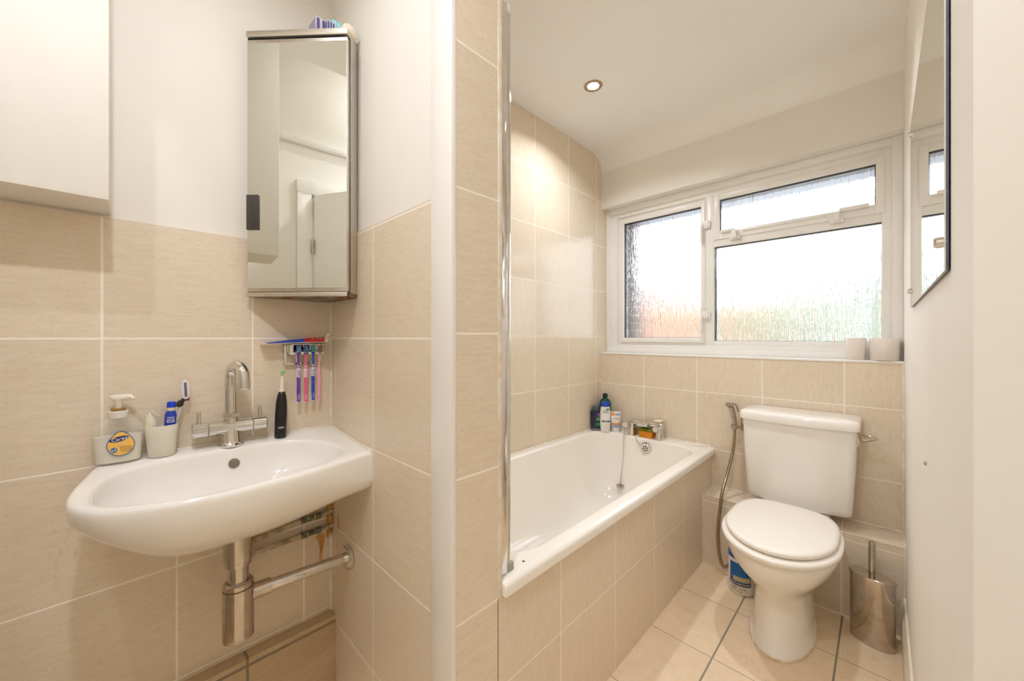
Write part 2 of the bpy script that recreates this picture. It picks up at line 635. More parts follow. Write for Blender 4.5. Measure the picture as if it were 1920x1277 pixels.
b = B()
frame_box(b, XL, XR, 1.098, 2.10, (0.022, 0.035, 0.03, 0.035), FY - 0.035, FY + 0.06)
frame_box(b, XL + 0.02, XR - 0.02, 1.10, 2.08, (0.055, 0.048, 0.052, 0.045), FY - 0.012, FY + 0.06)
frame_box(b, XL + 0.07, XR - 0.05, 1.14, 2.05, (0.04, 0.02, 0.036, 0.04), FY, FY + 0.06)
b.box((-0.7595, FY - 0.010, 1.145), (-0.7105, FY + 0.06, 2.062), 0.003)                 # mullion
b.box((-0.715, FY - 0.008, 1.732), (0.012, FY + 0.06, 1.774), 0.003)                 # transom
b.box((-0.001, FY - 0.004, 1.145), (0.03, FY + 0.06, 2.048), 0.003)
b.box((-0.712, FY - 0.005, 1.145), (0.012, FY + 0.06, 1.180), 0.003)
win = struct('window_1', b, P_frame)
b = B()
frame_box(b, -1.315, -0.757, 1.170, 2.018, (0.030, 0.025, 0.030, 0.030), FY - 0.016, FY + 0.03)
cas = obj('casement_frame', b, P_frame, win)
b = B()
frame_box(b, -0.712, 0.008, 1.772, 2.035, (0.032, 0.031, 0.043, 0.032), FY - 0.016, FY + 0.03)
ven = obj('vent_frame', b, P_frame, win)
b = B()
for g, e in ((GL, -0.002), (GT, -0.002), (GB, 0.004)):
    frame_box(b, g[0] - 0.001, g[1] + 0.001, g[2] - 0.001, g[3] + 0.001, (0.004, 0.004, 0.003, 0.005), FY + e, FY + 0.02, 0)
obj('gasket', b, GASKET, win)

# rain-patterned glass
gm = bpy.data.materials.new('rain_glass')
gm.use_nodes = True
t = gm.node_tree
for n in list(t.nodes):
    if n.type == 'BSDF_PRINCIPLED':
        t.nodes.remove(n)
out = [n for n in t.nodes if n.type == 'OUTPUT_MATERIAL'][0]
gl = t.nodes.new('ShaderNodeBsdfGlass')
gl.inputs['IOR'].default_value = 1.35
gl.inputs['Roughness'].default_value = 0.11
gl.inputs['Color'].default_value = (0.99, 0.99, 0.99, 1)
ge = t.nodes.new('ShaderNodeNewGeometry')
mp = t.nodes.new('ShaderNodeMapping')
mp.inputs['Scale'].default_value = (1, 1, 0.05)
nz = t.nodes.new('ShaderNodeTexNoise')
nz.inputs['Scale'].default_value = 230
nz.inputs['Detail'].default_value = 2.5
nz.inputs['Distortion'].default_value = 0.4
bp = t.nodes.new('ShaderNodeBump')
bp.inputs['Strength'].default_value = 0.8
bp.inputs['Distance'].default_value = 0.006
t.links.new(ge.outputs['Position'], mp.inputs[0])
t.links.new(mp.outputs[0], nz.inputs['Vector'])
t.links.new(nz.outputs[0], bp.inputs['Height'])
t.links.new(bp.outputs[0], gl.inputs['Normal'])
t.links.new(gl.outputs[0], out.inputs['Surface'])
for g in (GL, GT, GB):
    b = B().box((g[0] - 0.004, FY + 0.010, g[2] - 0.004), (g[1] + 0.004, FY + 0.014, g[3] + 0.004))
    obj('pane', b, gm, cas if g is GL else (ven if g is GT else win))


def catch(x, z, par):
    b = B()
    b.box((x - 0.028, FY - 0.024, z - 0.013), (x + 0.028, FY - 0.014, z + 0.011), 0.003)
    b.box((x - 0.012, FY - 0.042, z - 0.006), (x + 0.012, FY - 0.016, z + 0.036), 0.003)
    o = obj('catch', b, P_frame, par)
    return o


for x in (-0.600, -0.160):
    catch(x, 1.770, win)
b = B()
b.box((-0.672, FY - 0.030, 1.806), (-0.600, FY - 0.018, 1.822), 0.003)
b.box((-0.560, FY - 0.024, 1.797), (-0.20, FY - 0.016, 1.806), 0.002)
b.box((-0.150, FY - 0.030, 1.806), (-0.045, FY - 0.018, 1.824), 0.003)
obj('stay_bar', b, P_frame, ven)
for z in (1.868, 1.330):
    b = B()
    b.box((-0.770, FY - 0.026, z - 0.020), (-0.728, FY - 0.014, z + 0.024), 0.003)
    b.box((-0.778, FY - 0.044, z - 0.105), (-0.766, FY - 0.022, z + 0.004), 0.004)
    o = obj('window_latch', b, P_frame, cas)
    s = B()
    for q in (-0.010, 0.016):
        s.tube([(-0.738, FY - 0.0265, z + q), (-0.738, FY - 0.0245, z + q)], 0.003, 8)
    obj('screw', s, BRUSHED, o)

# ------------------------------------------------------------------ outside: reveal, brick wall, garden
def brick_mat(name, ca, cb, cm):
    m = bpy.data.materials.new(name)
    m.use_nodes = True
    t = m.node_tree
    bk = t.nodes.new('ShaderNodeTexBrick')
    bk.inputs['Color1'].default_value = lin(ca)
    bk.inputs['Color2'].default_value = lin(cb)
    bk.inputs['Mortar'].default_value = lin(cm)
    bk.inputs['Scale'].default_value = 4.4
    ge = t.nodes.new('ShaderNodeNewGeometry')
    sx = t.nodes.new('ShaderNodeSeparateXYZ')
    cx = t.nodes.new('ShaderNodeCombineXYZ')
    ad = t.nodes.new('ShaderNodeMath')
    t.links.new(ge.outputs['Position'], sx.inputs[0])
    t.links.new(sx.outputs[0], ad.inputs[0])
    t.links.new(sx.outputs[1], ad.inputs[1])
    t.links.new(ad.outputs[0], cx.inputs[0])
    t.links.new(sx.outputs[2], cx.inputs[1])
    t.links.new(cx.outputs[0], bk.inputs['Vector'])
    t.links.new(bk.outputs[0], t.nodes['Principled BSDF'].inputs['Base Color'])
    t.nodes['Principled BSDF'].inputs['Roughness'].default_value = 0.85
    return m


BR = brick_mat('red_brick', (178, 130, 110), (158, 112, 94), (180, 170, 158))
BG = brick_mat('grey_brick', (142, 134, 138), (124, 116, 122), (168, 164, 166))
b = B()
b.box((-1.9, 2.60, -0.1), (-1.285, 2.72, 2.75))
b.box((0.02, 2.60, -0.1), (0.8, 2.72, 2.75))
b.box((-1.285, 2.60, -0.1), (0.02, 2.72, 1.10))
struct('wall_outer', b, BG)
b = B().box((-1.285, 2.60, 2.03), (0.02, 2.72, 2.75))
struct('trim_10', b, plain('grey_blue_soffit', (206, 216, 232), 0.7))
b = B().box((-40, 2.73, -0.5), (30, 60, -0.3))
struct('ground', b, plain('pale_paving', (190, 186, 178), 0.9))
b = B()
b.box((-9.2, 8.6, -0.3), (-2.55, 8.85, 2.25))
b.box((-9.25, 8.55, 2.25), (-2.50, 8.90, 2.33), 0.02)
o = obj('garden_wall', b, BR, loc=(-6.5, 8.7, -0.3))
tag(o, 'red brick garden wall blurred behind the left window pane', 'wall')


def bush(name, label, c, r, h, col, n, group):
    root = thing(name, label, 'tree', (c[0], c[1], -0.3), group)
    tr = B().tube([(c[0], c[1], -0.3), (c[0] + 0.05, c[1], h * 0.4), (c[0], c[1], h * 0.7)], [0.14, 0.1, 0.05], 10)
    obj('trunk', tr, plain('bark', (110, 90, 70), 0.9), root)
    b = B()
    for i in range(n):
        a = random.random() * 2 * PI
        q = r * math.sqrt(random.random()) * 0.8
        zc = h * (0.35 + 0.62 * random.random() * (1 - 0.45 * q / r))
        s_ = r * (0.28 + 0.2 * random.random())
        t_ = bmesh.new()
        bmesh.ops.create_icosphere(t_, subdivisions=3, radius=s_)
        off = Vector((c[0] + q * math.cos(a), c[1] + q * math.sin(a), zc))
        for v in t_.verts:
            v.co *= 1 + 0.28 * noise.noise(v.co * (4.0 / s_ * 0.4) + off)
            v.co += off
        b.merge(t_)
    obj('foliage', b, mat('foliage_%d_%d_%d' % col, col, 0.8, col2=tuple(int(v * 0.72) for v in col), noise_amt=0.12, noise_scale=6, bump=0.5), root)


bush('garden_shrub', 'yellow green shrub blurred low in the middle of the big pane', (-3.4, 13.6), 1.2, 2.15, (164, 168, 132), 26, None)
bush('garden_shrub', 'green shrub blurred at the foot of the big pane', (-1.25, 11.6), 1.3, 2.6, (156, 166, 136), 26, None)
bush('garden_tree', 'taller bluish green tree blurred at the right of the big pane', (-0.08, 7.9), 0.9, 2.7, (160, 172, 158), 30, None)

# ------------------------------------------------------------------ ceiling spots
LENS = mat('lit_lamp_lens', (255, 244, 220), 0.4, emit=((255, 238, 205), 14.0))
SPOT_LABELS = ('small round recessed spotlight glowing in the ceiling above the bath', 'recessed ceiling spotlight over the wash basin, out of frame above the mirror cabinet',
               'recessed ceiling spotlight straight above the toilet', 'added fill spotlight in the ceiling near the doorway, above the viewpoint',
               'added fill spotlight in the higher lobby ceiling by the far wall', 'added fill spotlight in the lobby ceiling before the white door')
BEZ = mat('brass_nickel', (190, 170, 140), 0.25, 1.0, col2=(170, 150, 120), noise_amt=0.2)
for (sx, sy, sz, sw, sb), lab in zip(SPOTS, SPOT_LABELS):
    r0 = thing('ceiling_spotlight', lab, 'ceiling light', (sx, sy, sz))
    b = B().lathe([(0.0285, 0.0), (0.0285, -0.002), (0.036, -0.004), (0.044, -0.003), (0.0465, 0.0)], (sx, sy, sz), 40)
    obj('bezel', b, BEZ, r0)
    b = B().lathe([(0.0005, -0.0005), (0.0285, -0.0005), (0.0285, 0.0), (0.0005, 0.0)], (sx, sy, sz), 32)
    obj('lamp_lens', b, LENS, r0)

# ------------------------------------------------------------------ bath
ZR = 0.58


def rrect(x0, x1, y0, y1, r, z, n=8):
    pts = []
    for cx_, cy_, a0 in ((x1 - r, y0 + r, -PI / 2), (x1 - r, y1 - r, 0), (x0 + r, y1 - r, PI / 2), (x0 + r, y0 + r, PI)):
        for i in range(n + 1):
            a = a0 + PI / 2 * i / n
            pts.append(Vector((cx_ + r * math.cos(a), cy_ + r * math.sin(a), z)))
    return pts


bath = thing('bathtub', 'white enamel bathtub set behind the tiled panel beneath the window', 'bathtub', (-1.05, 1.5, 0.0))
ox0, ox1, oy0, oy1 = XL + 0.001, -0.676, YB + 0.002, YW - 0.001
ix0, ix1, iy0, iy1 = -1.362, -0.738, 0.76, 2.238
rings = [rrect(ox0, ox1 - 0.012, oy0, oy1, 0.004, 0.548), rrect(ox0, ox1, oy0, oy1, 0.004, 0.546), rrect(ox0, ox1, oy0, oy1, 0.004, ZR - 0.014)]
for k in range(1, 5):
    a = PI / 2 * k / 4
    rings.append(rrect(ox0, ox1 - 0.014 + 0.014 * math.cos(a), oy0, oy1, 0.006, ZR - 0.014 + 0.014 * math.sin(a)))
rings.append(rrect(ix0 - 0.012, ix1 + 0.012, iy0 - 0.012, iy1 + 0.012, 0.13, ZR))
for k in range(1, 5):
    a = PI / 2 * k / 4
    e = 0.012 - 0.012 * math.sin(a)
    rings.append(rrect(ix0 - e, ix1 + e, iy0 - e, iy1 + e, 0.125, ZR - 0.012 + 0.012 * math.cos(a)))
for z, dx, d0, d1_, r in ((0.50, 0.008, 0.03, 0.008, 0.12), (0.40, 0.022, 0.09, 0.03, 0.12), (0.30, 0.040, 0.16, 0.055, 0.12), (0.23, 0.062, 0.22, 0.08, 0.12),
                          (0.19, 0.092, 0.27, 0.115, 0.11), (0.175, 0.13, 0.32, 0.16, 0.09)):
    rings.append(rrect(ix0 + dx, ix1 - dx, iy0 + d0, iy1 - d1_, r, z))
b = B().loft(rings, cap0=False, cap1=True)
tub = obj('tub', b, ENAM, bath, sharp=60)
b = B().tube([(XL + 0.0065, YB + 0.007, ZR + 0.002), (XL + 0.0065, YW - 0.007, ZR + 0.002)], 0.006, 8)
b.tube([(XL + 0.007, YW - 0.0065, ZR + 0.002), (-0.70, YW - 0.0065, ZR + 0.002)], 0.006, 8)
b.tube([(-0.71, YB + 0.006, ZR + 0.002), (XL + 0.007, YB + 0.006, ZR + 0.002)], 0.005, 8)
obj('sealant', b, SEAL, tub)
b = B().lathe([(0.0005, 0.0), (0.0035, 0.0), (0.0035, 0.0008), (0.0005, 0.0008)], (-0.712, 0.775, ZR), 12)
obj('screw_hole', b, HOLE, tub)
# overflow rose with holes
oc = Vector((-1.035, 2.226, 0.525))
Mo = Matrix.Translation(oc) @ Matrix.Rotation(math.radians(96), 4, 'X')
b = B()
b.lathe([(0.0005, 0.004), (0.020, 0.006), (0.029, 0.008), (0.034, 0.004), (0.036, -0.004), (0.0005, -0.004)], M=Mo, n=32)
ov = obj('overflow_rose', b, CHROME, tub)
b = B()
for k in range(6):
    a = k * PI / 3 + 0.3
    p = [Mo @ Vector((0.013 * math.cos(a), 0.013 * math.sin(a), z)) for z in (0.003, 0.0066)]
    b.tube(p, 0.0042, 10)
p = [Mo @ Vector((0, 0, z)) for z in (0.003, 0.0066)]
b.tube(p, 0.0025, 10)
obj('drain_hole', b, BLACK, ov)
# bead chain with plug, looped over the left tap
b = B()
cp = [(-1.172, 2.229, 0.630), (-1.172, 2.212, 0.56), (-1.171, 2.200, 0.45), (-1.170, 2.176, 0.34), (-1.170, 2.166, 0.292)]
for p in smooth_pts(cp, 16):
    b.ball(p, 0.0028, 8)
obj('bead_chain', b, BRUSHED, tub)
b = B()
for p in smooth_pts([(-1.115, 2.250, 0.585), (-1.095, 2.2335, 0.560), (-1.072, 2.226, 0.540)], 8):
    b.ball(p, 0.0026, 8)
obj('bead_chain', b, BRUSHED, tub)
b = B()
b.lathe([(0.0005, 0.004), (0.0215, 0.004), (0.023, 0.0), (0.0215, -0.005), (0.018, -0.008), (0.0005, -0.008)], (-1.170, 2.162, 0.279), 24)
b.ball((-1.170, 2.164, 0.288), 0.005, 10)
obj('plug', b, BRUSHED, tub)

# bath screen hinge post
pole = thing('bath_screen_post', 'tall chrome hinge post of the bath screen against the partition end', 'bath screen', (-0.722, 0.70, ZR))
b = B().box((-0.740, YB + 0.0025, ZR + 0.001), (-0.704, YB + 0.036, 2.072), 0.002)
obj('wall_channel', b, CHROME, pole)
b = B().tube([(-0.722, 0.7165, ZR + 0.014), (-0.722, 0.7165, 2.060)], 0.0125, 20)
obj('post', b, CHROME, pole)
b = B().tube([(-0.738, 0.731, ZR + 0.02), (-0.738, 0.731, 2.058)], 0.0045, 12)
b.box((-0.746, 0.715, ZR + 0.02), (-0.730, 0.733, 2.058), 0.002)
obj('seal_strip', b, STEEL, pole)
b = B().tube([(-0.722, 0.7165, 2.060), (-0.722, 0.7165, 2.086)], 0.0135, 20)
b.tube([(-0.722, 0.7165, 2.067), (-0.722, 0.7165, 2.071)], 0.0142, 20)
obj('top_cap', b, plain('white_cap', (236, 232, 226)), pole)
b = B().box((-0.738, 0.700, ZR + 0.0005), (-0.706, 0.732, ZR + 0.022), 0.003)
obj('foot_bracket', b, plain('grey_clear_plastic', (170, 166, 150), 0.3), pole)

# bath mixer taps
tap = thing('bath_mixer_tap', 'chrome bath mixer tap bridging the far rim of the bathtub', 'tap', (-1.06, 2.285, ZR))
for cx_ in (-1.148, -0.972):
    b = B()
    rr = []
    for z, hw, yf, yb in ((0.0, 0.027, 2.247, 2.325), (0.012, 0.026, 2.249, 2.324), (0.045, 0.022, 2.256, 2.322), (0.075, 0.016, 2.268, 2.318), (0.088, 0.012, 2.275, 2.312)):
        rr.append([Vector((cx_ + hw * math.copysign(abs(math.cos(a)) ** 0.7, math.cos(a)), (yf + yb) / 2 + (yb - yf) / 2 * math.sin(a), ZR + z)) for a in [2 * PI * i / 24 for i in range(24)]])
    b.loft(rr)
    obj('leg', b, CHROME, tap)
b = B()
b.box((-1.170, 2.268, ZR + 0.066), (-0.950, 2.322, ZR + 0.098), 0.012, 4)
b.box((-1.095, 2.225, ZR + 0.072), (-1.025, 2.30, ZR + 0.096), 0.008, 4)
obj('body', b, CHROME, tap)
for cx_ in (-1.172, -0.976):
    b = B()
    b.tube([(cx_, 2.275, ZR + 0.068), (cx_, 2.248, ZR + 0.068)], 0.010, 14)
    b.tube([(cx_, 2.250, ZR + 0.068), (cx_, 2.246, ZR + 0.068), (cx_, 2.226, ZR + 0.068), (cx_, 2.221, ZR + 0.068)], [0.013, 0.018, 0.018, 0.014], 20)
    h = obj('handle', b, CHROME, tap)
    b = B().tube([(cx_, 2.236, ZR + 0.084), (cx_, 2.236, ZR + 0.118)], 0.004, 10)
    obj('lever', b, CHROME, h)
b = B().box((-1.092, 2.252, ZR + 0.0005), (-1.008, 2.300, ZR + 0.040), 0.004)
sg = thing('sponge', 'orange sponge with a green scouring top wedged under the bath taps', 'sponge', (-1.05, 2.276, ZR))
obj('foam', b, mat('orange_sponge', (226, 148, 30), 0.55, col2=(206, 118, 18), noise_amt=0.15, noise_scale=60, bump=0.4), sg)
b = B().box((-1.092, 2.252, ZR + 0.040), (-1.008, 2.300, ZR + 0.055), 0.003)
obj('scourer', b, mat('green_scourer', (128, 134, 28), 0.8, col2=(100, 110, 20), noise_amt=0.15, noise_scale=200, bump=0.6), sg)
b = B().box((-1.01, 2.280, ZR + 0.0985), (-0.965, 2.330, ZR + 0.112), 0.006, 3, M=None)
o = obj('soap_bar', b, plain('cream_soap', (240, 226, 200), 0.4), loc=(-0.988, 2.305, ZR + 0.0985))
tag(o, 'cream bar of soap lying on top of the bath mixer tap', 'soap')


def oval(cx_, cy_, a, bb, z, n=28, rot=0.0, p=1.0):
    r = []
    for i in range(n):
        t_ = 2 * PI * i / n
        u = a * math.copysign(abs(math.cos(t_)) ** p, math.cos(t_))
        v = bb * math.copysign(abs(math.sin(t_)) ** p, math.sin(t_))
        r.append(Vector((cx_ + u * math.cos(rot) - v * math.sin(rot), cy_ + u * math.sin(rot) + v * math.cos(rot), z)))
    return r


def bottle(name, label, cat, c, prof, m, capprof=None, capm=None, rot=0.78, p=0.85, words=(), bands=(), capname='cap'):
    """prof rows (z, half width, half depth) above the base"""
    root = thing(name, label, cat, c)
    b = B().loft([oval(c[0], c[1], a, d, c[2] + z, rot=rot, p=p) for z, a, d in prof])
    bd = obj('body', b, m, root)
    if capprof:
        b = B().loft([oval(c[0], c[1], a, d, c[2] + z, rot=rot, p=p) for z, a, d in capprof])
        obj(capname, b, capm, root)

    def at(z):
        for (z0, a0, d0), (z1, a1, d1) in zip(prof, prof[1:]):
            if z0 <= z <= z1 and z1 > z0:
                q = (z - z0) / (z1 - z0)
                return a0 + (a1 - a0) * q, d0 + (d1 - d0) * q
        return prof[-1][1:]

    def fn(u, v, wv):
        a, d = at(v)
        u = max(-a * 0.97, min(a * 0.97, u))
        dd = d * (1 - abs(u / a) ** (2 / p)) ** (p / 2) + wv + 0.0006
        x, y = u, -dd
        return Vector((c[0] + x * math.cos(rot) - y * math.sin(rot), c[1] + x * math.sin(rot) + y * math.cos(rot), c[2] + v))
    for z0, z1, u0, u1, bm_ in bands:
        b = B()
        nu, nv = 14, 8
        g = [[b.bm.verts.new(fn(u0 + (u1 - u0) * i / nu, z0 + (z1 - z0) * j / nv, 0.0)) for i in range(nu + 1)] for j in range(nv + 1)]
        for j in range(nv):
            for i in range(nu):
                b.face((g[j][i], g[j][i + 1], g[j + 1][i + 1], g[j + 1][i]))
        obj('label_panel', b, bm_, bd)
    for s, size, u, v, tm in words:
        b = B()
        text_into(b, s, size, lambda p_, q_, r_: fn(u + p_, v + q_, r_ + 0.0008), depth=0.0002)
        obj('lettering', b, tm, bd)
    return root, fn


NAVY = plain('navy_print', (30, 40, 92))
WHITE = plain('white_print', (240, 240, 238))
GREENP = plain('green_print', (30, 128, 62))
PURP = plain('purple_print', (130, 84, 160))
ORNG = plain('orange_print', (238, 138, 40))
GREYB = plain('grey_blue_print', (160, 172, 196))
TUBE_R = 0.72
bottle('shower_gel_bottle', 'dark navy shower gel bottle with green label, leftmost on the bath corner', 'bottle', (-1.372, 2.212, ZR),
       [(0, 0.030, 0.018), (0.006, 0.033, 0.020), (0.05, 0.036, 0.022), (0.12, 0.037, 0.022), (0.135, 0.033, 0.02)],
       plain('navy_bottle', (38, 38, 66), 0.2), [(0.135, 0.028, 0.018), (0.158, 0.026, 0.017), (0.162, 0.022, 0.014)], plain('slate_cap', (66, 76, 80), 0.3), rot=TUBE_R,
       bands=[(0.035, 0.055, -0.006, 0.022, GREENP), (0.066, 0.094, 0.0, 0.027, GREENP), (0.097, 0.120, 0.004, 0.022, PURP), (0.0, 0.016, -0.03, 0.03, plain('grey_band', (120, 116, 116)))],
       words=[('FRESH', 0.010, 0.010, 0.078, WHITE)])
bottle('shampoo_bottle', 'tall white shampoo bottle with slanted blue cap on the bath corner', 'bottle', (-1.312, 2.227, ZR),
       [(0, 0.028, 0.017), (0.005, 0.031, 0.019), (0.06, 0.035, 0.021), (0.13, 0.034, 0.020), (0.165, 0.028, 0.018)],
       plain('white_bottle', (238, 234, 226), 0.2), [(0.165, 0.0284, 0.0184), (0.19, 0.027, 0.017), (0.197, 0.022, 0.014)], plain('blue_cap', (30, 72, 176), 0.25), rot=TUBE_R,
       bands=[(0.066, 0.074, -0.026, 0.03, NAVY), (0.145, 0.153, 0.002, 0.024, GREENP)],
       words=[('head &', 0.0115, 0.0, 0.139, NAVY), ('shoulders', 0.010, 0.0, 0.129, NAVY), ('classic', 0.007, 0.0, 0.07, WHITE)])
bottle('lotion_bottle', 'small white and orange lotion bottle nearest the bath taps', 'bottle', (-1.258, 2.268, ZR),
       [(0, 0.022, 0.015), (0.02, 0.023, 0.016), (0.03, 0.026, 0.018), (0.10, 0.031, 0.016), (0.128, 0.032, 0.008), (0.132, 0.032, 0.004)],
       plain('white_tube', (240, 234, 226), 0.25), rot=TUBE_R,
       bands=[(0.03, 0.052, -0.024, 0.026, GREYB), (0.046, 0.060, -0.026, 0.028, ORNG), (0.108, 0.128, -0.03, -0.010, ORNG), (0.108, 0.124, -0.006, 0.026, GREYB)],
       words=[('Oat Baby', 0.011, 0.0, 0.092, plain('dark_print', (110, 96, 110))), ('soothing wash', 0.006, 0.0, 0.082, ORNG)])
bottle('bubble_bath_bottle', 'dark green round shouldered bottle with ball cap behind the shampoo', 'bottle', (-1.350, 2.290, ZR),
       [(0, 0.036, 0.026), (0.006, 0.039, 0.029), (0.12, 0.041, 0.031), (0.165, 0.040, 0.030), (0.19, 0.034, 0.026), (0.205, 0.022, 0.018), (0.212, 0.013, 0.013)],
       plain('bottle_green', (16, 76, 52), 0.15), [(0.212, 0.012, 0.012), (0.216, 0.016, 0.016), (0.226, 0.0185, 0.0185), (0.236, 0.016, 0.016), (0.242, 0.008, 0.008)], plain('black_green_cap', (20, 40, 34), 0.25), rot=TUBE_R, p=1.0)

# ------------------------------------------------------------------ wash basin
def deck(x):
    return 0.887 - 0.085 * (x + 1.41)


def polar(poly, c, angs):
    out = []
    n = len(poly)
    for a in angs:
        d = (math.cos(a), math.sin(a))
        best = None
        for i in range(n):
            p, q = poly[i], poly[(i + 1) % n]
            ex, ey = q[0] - p[0], q[1] - p[1]
            det = d[0] * (-ey) + ex * d[1]
            if abs(det) < 1e-12:
                continue
            px, py = p[0] - c[0], p[1] - c[1]
            tt = (px * (-ey) + ex * py) / det
            ss = (d[0] * py - d[1] * px) / det
            if tt > 0 and -1e-6 <= ss <= 1 + 1e-6 and (best is None or tt > best):
                best = tt
        out.append(Vector((c[0] + d[0] * best, c[1] + d[1] * best)))
    return out


XW, YE = -1.4095, 0.5195
front = smooth_pts([(-1.395, -0.046, 0), (-1.371, -0.054, 0), (-1.309, -0.067, 0), (-1.252, -0.079, 0), (-1.196, -0.083, 0), (-1.150, -0.074, 0), (-1.107, -0.046, 0), (-1.081, -0.013, 0),
                    (-1.056, 0.053, 0), (-1.044, 0.137, 0), (-1.047, 0.239, 0), (-1.060, 0.362, 0), (-1.088, YE, 0)], 5)
outer = [(XW, -0.043)] + [(p.x, p.y) for p in front] + [(XW, YE)]
inner = [(p.x, p.y) for p in smooth_pts([(-1.181, -0.043, 0), (-1.256, -0.034, 0), (-1.314, 0.002, 0), (-1.343, 0.102, 0), (-1.343, 0.218, 0), (-1.334, 0.332, 0), (-1.299, 0.405, 0),
                                         (-1.215, 0.452, 0), (-1.142, 0.447, 0), (-1.096, 0.373, 0), (-1.072, 0.243, 0), (-1.066, 0.139, 0), (-1.084, 0.054, 0), (-1.123, -0.021, 0)], 5, True)]
cc = (-1.26, 0.20)
angs = sorted([2 * PI * i / 96 - PI for i in range(96)] + [math.atan2(p[1] - cc[1], p[0] - cc[0]) for p in ((XW, -0.043), (XW, YE), (-1.088, YE))])
O = polar(outer, cc, angs)
I = polar(inner, cc, angs)


def sst(a, b_, x):
    q = max(0.0, min(1.0, (x - a) / (b_ - a)))
    return q * q * (3 - 2 * q)


def clampw(o, p):
    x, y = p
    if o.x < XW + 0.002:
        x = XW
    if o.y > YE - 0.002:
        y = YE
    return x, y


def zbot(x, y):
    return 0.668 + 0.045 * sst(0.25, 0.52, y) + 0.055 * (1 - sst(-0.09, 0.09, y))


rings = []
for k in range(9, 0, -1):
    phi = PI / 2 * k / 9
    ring = []
    for o in O:
        lip = 0.012 + 0.058 * sst(0.30, 0.52, o.y)
        f = max(math.cos(phi), 0.04)
        x, y = clampw(o, (cc[0] + (o.x - cc[0]) * f, cc[1] + (o.y - cc[1]) * f))
        zt = deck(o.x) - 0.009 - lip
        zb = min(zbot(x, y), zt - 0.01)
        ring.append(Vector((x, y, zt - (zt - zb) * math.sin(phi))))
    rings.append(ring)
ring = []
for o in O:
    lip = 0.012 + 0.058 * sst(0.30, 0.52, o.y)
    ring.append(Vector((o.x, o.y, deck(o.x) - 0.009 - lip)))
rings.append(ring)
for k in range(0, 4):
    a = PI / 2 * k / 3
    ring = []
    for o in O:
        e = 0.013 * (1 - math.cos(a)) / (o - Vector(cc)).length
        x, y = clampw(o, (o.x - (o.x - cc[0]) * e, o.y - (o.y - cc[1]) * e))
        ring.append(Vector((x, y, deck(x) - 0.011 + 0.011 * math.sin(a))))
    rings.append(ring)
ci = (-1.215, 0.20)
for k in range(0, 4):
    a = PI / 2 * k / 3
    ring = []
    for o in I:
        e = 0.013 * (1 - math.sin(a)) / (o - Vector(cc)).length
        x, y = o.x + (o.x - cc[0]) * e, o.y + (o.y - cc[1]) * e
        ring.append(Vector((x, y, deck(x) - 0.012 + 0.012 * math.cos(a))))
    rings.append(ring)
for k in range(1, 11):
    phi = PI / 2 * k / 10
    ring = []
    for o in I:
        f = max(math.cos(phi) ** 0.62, 0.05)
        x, y = ci[0] + (o.x - ci[0]) * f, ci[1] + (o.y - ci[1]) * f
        ring.append(Vector((x, y, deck(o.x) - 0.012 - (deck(o.x) - 0.012 - 0.752) * math.sin(phi))))
    rings.append(ring)
basin = thing('wash_basin', 'white ceramic wall hung wash basin fitted into the tiled corner', 'basin', (-1.25, 0.2, 0.66))
b = B().loft(rings, True, True)
bowl = obj('bowl', b, CERA, basin, sharp=55)
b = B()
Mh = Matrix.Translation((-1.3375, 0.224, 0.838)) @ Matrix.Rotation(math.radians(70), 4, 'Y')
b.lathe([(0.0005, 0.0006), (0.011, 0.0006), (0.0125, 0.0018), (0.0135, 0.0002), (0.0135, -0.004), (0.0005, -0.004)], M=Mh, n=24)
obj('overflow_hole', b, mat('overflow_grey', (150, 140, 126), 0.3, 0.7, col2=(120, 112, 100), noise_amt=0.2), bowl)
b = B().lathe([(0.0005, 0.0), (0.021, 0.0), (0.023, -0.002), (0.0005, -0.002)], (-1.215, 0.20, 0.757), 24)
obj('drain_ring', b, CHROME, bowl)
b = B().tube([(XW + 0.002, -0.04, 0.8875), (XW + 0.002, YE, 0.8875)], 0.004, 8)
b.tube([(XW, YE - 0.002, 0.887), (-1.09, YE - 0.002, 0.8605)], 0.004, 8)
obj('sealant', b, SEAL, bowl)

# basin mixer
tx, ty, tz = -1.3755, 0.222, deck(-1.3755)
bt = thing('basin_mixer_tap', 'chrome swan neck mixer tap with two pin levers on the basin', 'tap', (tx, ty, tz))
b = B()
b.lathe([(0.0005, -0.001), (0.0315, -0.001), (0.0325, 0.003), (0.030, 0.006), (0.0265, 0.009), (0.0245, 0.016), (0.0235, 0.032), (0.0205, 0.052), (0.0005, 0.054)], (tx, ty, tz), 32)
b.tube([(tx, ty - 0.052, tz + 0.054), (tx, ty + 0.052, tz + 0.054)], 0.0205, 28)
b.tube([(tx, ty, tz + 0.05), (tx, ty, tz + 0.082)], 0.0165, 24)
obj('body', b, CHROME, bt)
b = B().tube([(tx, ty, tz + 0.080), (tx, ty, tz + 0.082), (tx, ty, tz + 0.094), (tx, ty, tz + 0.096)], [0.019, 0.0215, 0.0215, 0.018], 6)
obj('nut', b, CHROME, bt)
R_ = 0.040
dirn = Vector((0.97, 0.22, 0)).normalized()
pts = [Vector((tx, ty, tz + 0.09)), Vector((tx, ty, tz + 0.13)), Vector((tx, ty, tz + 0.19))]
for k in range(0, 15):
    a = PI * k / 15 * 1.02
    pts.append(Vector((tx, ty, tz + 0.196)) + dirn * (R_ * (1 - math.cos(a))) + Vector((0, 0, R_ * math.sin(a))))
pts.append(pts[-1] + Vector((0, 0, -0.016)) + dirn * 0.001)
b = B().tube(pts, 0.0145, 24)
sp_ = obj('spout', b, CHROME, bt)
e = pts[-1]
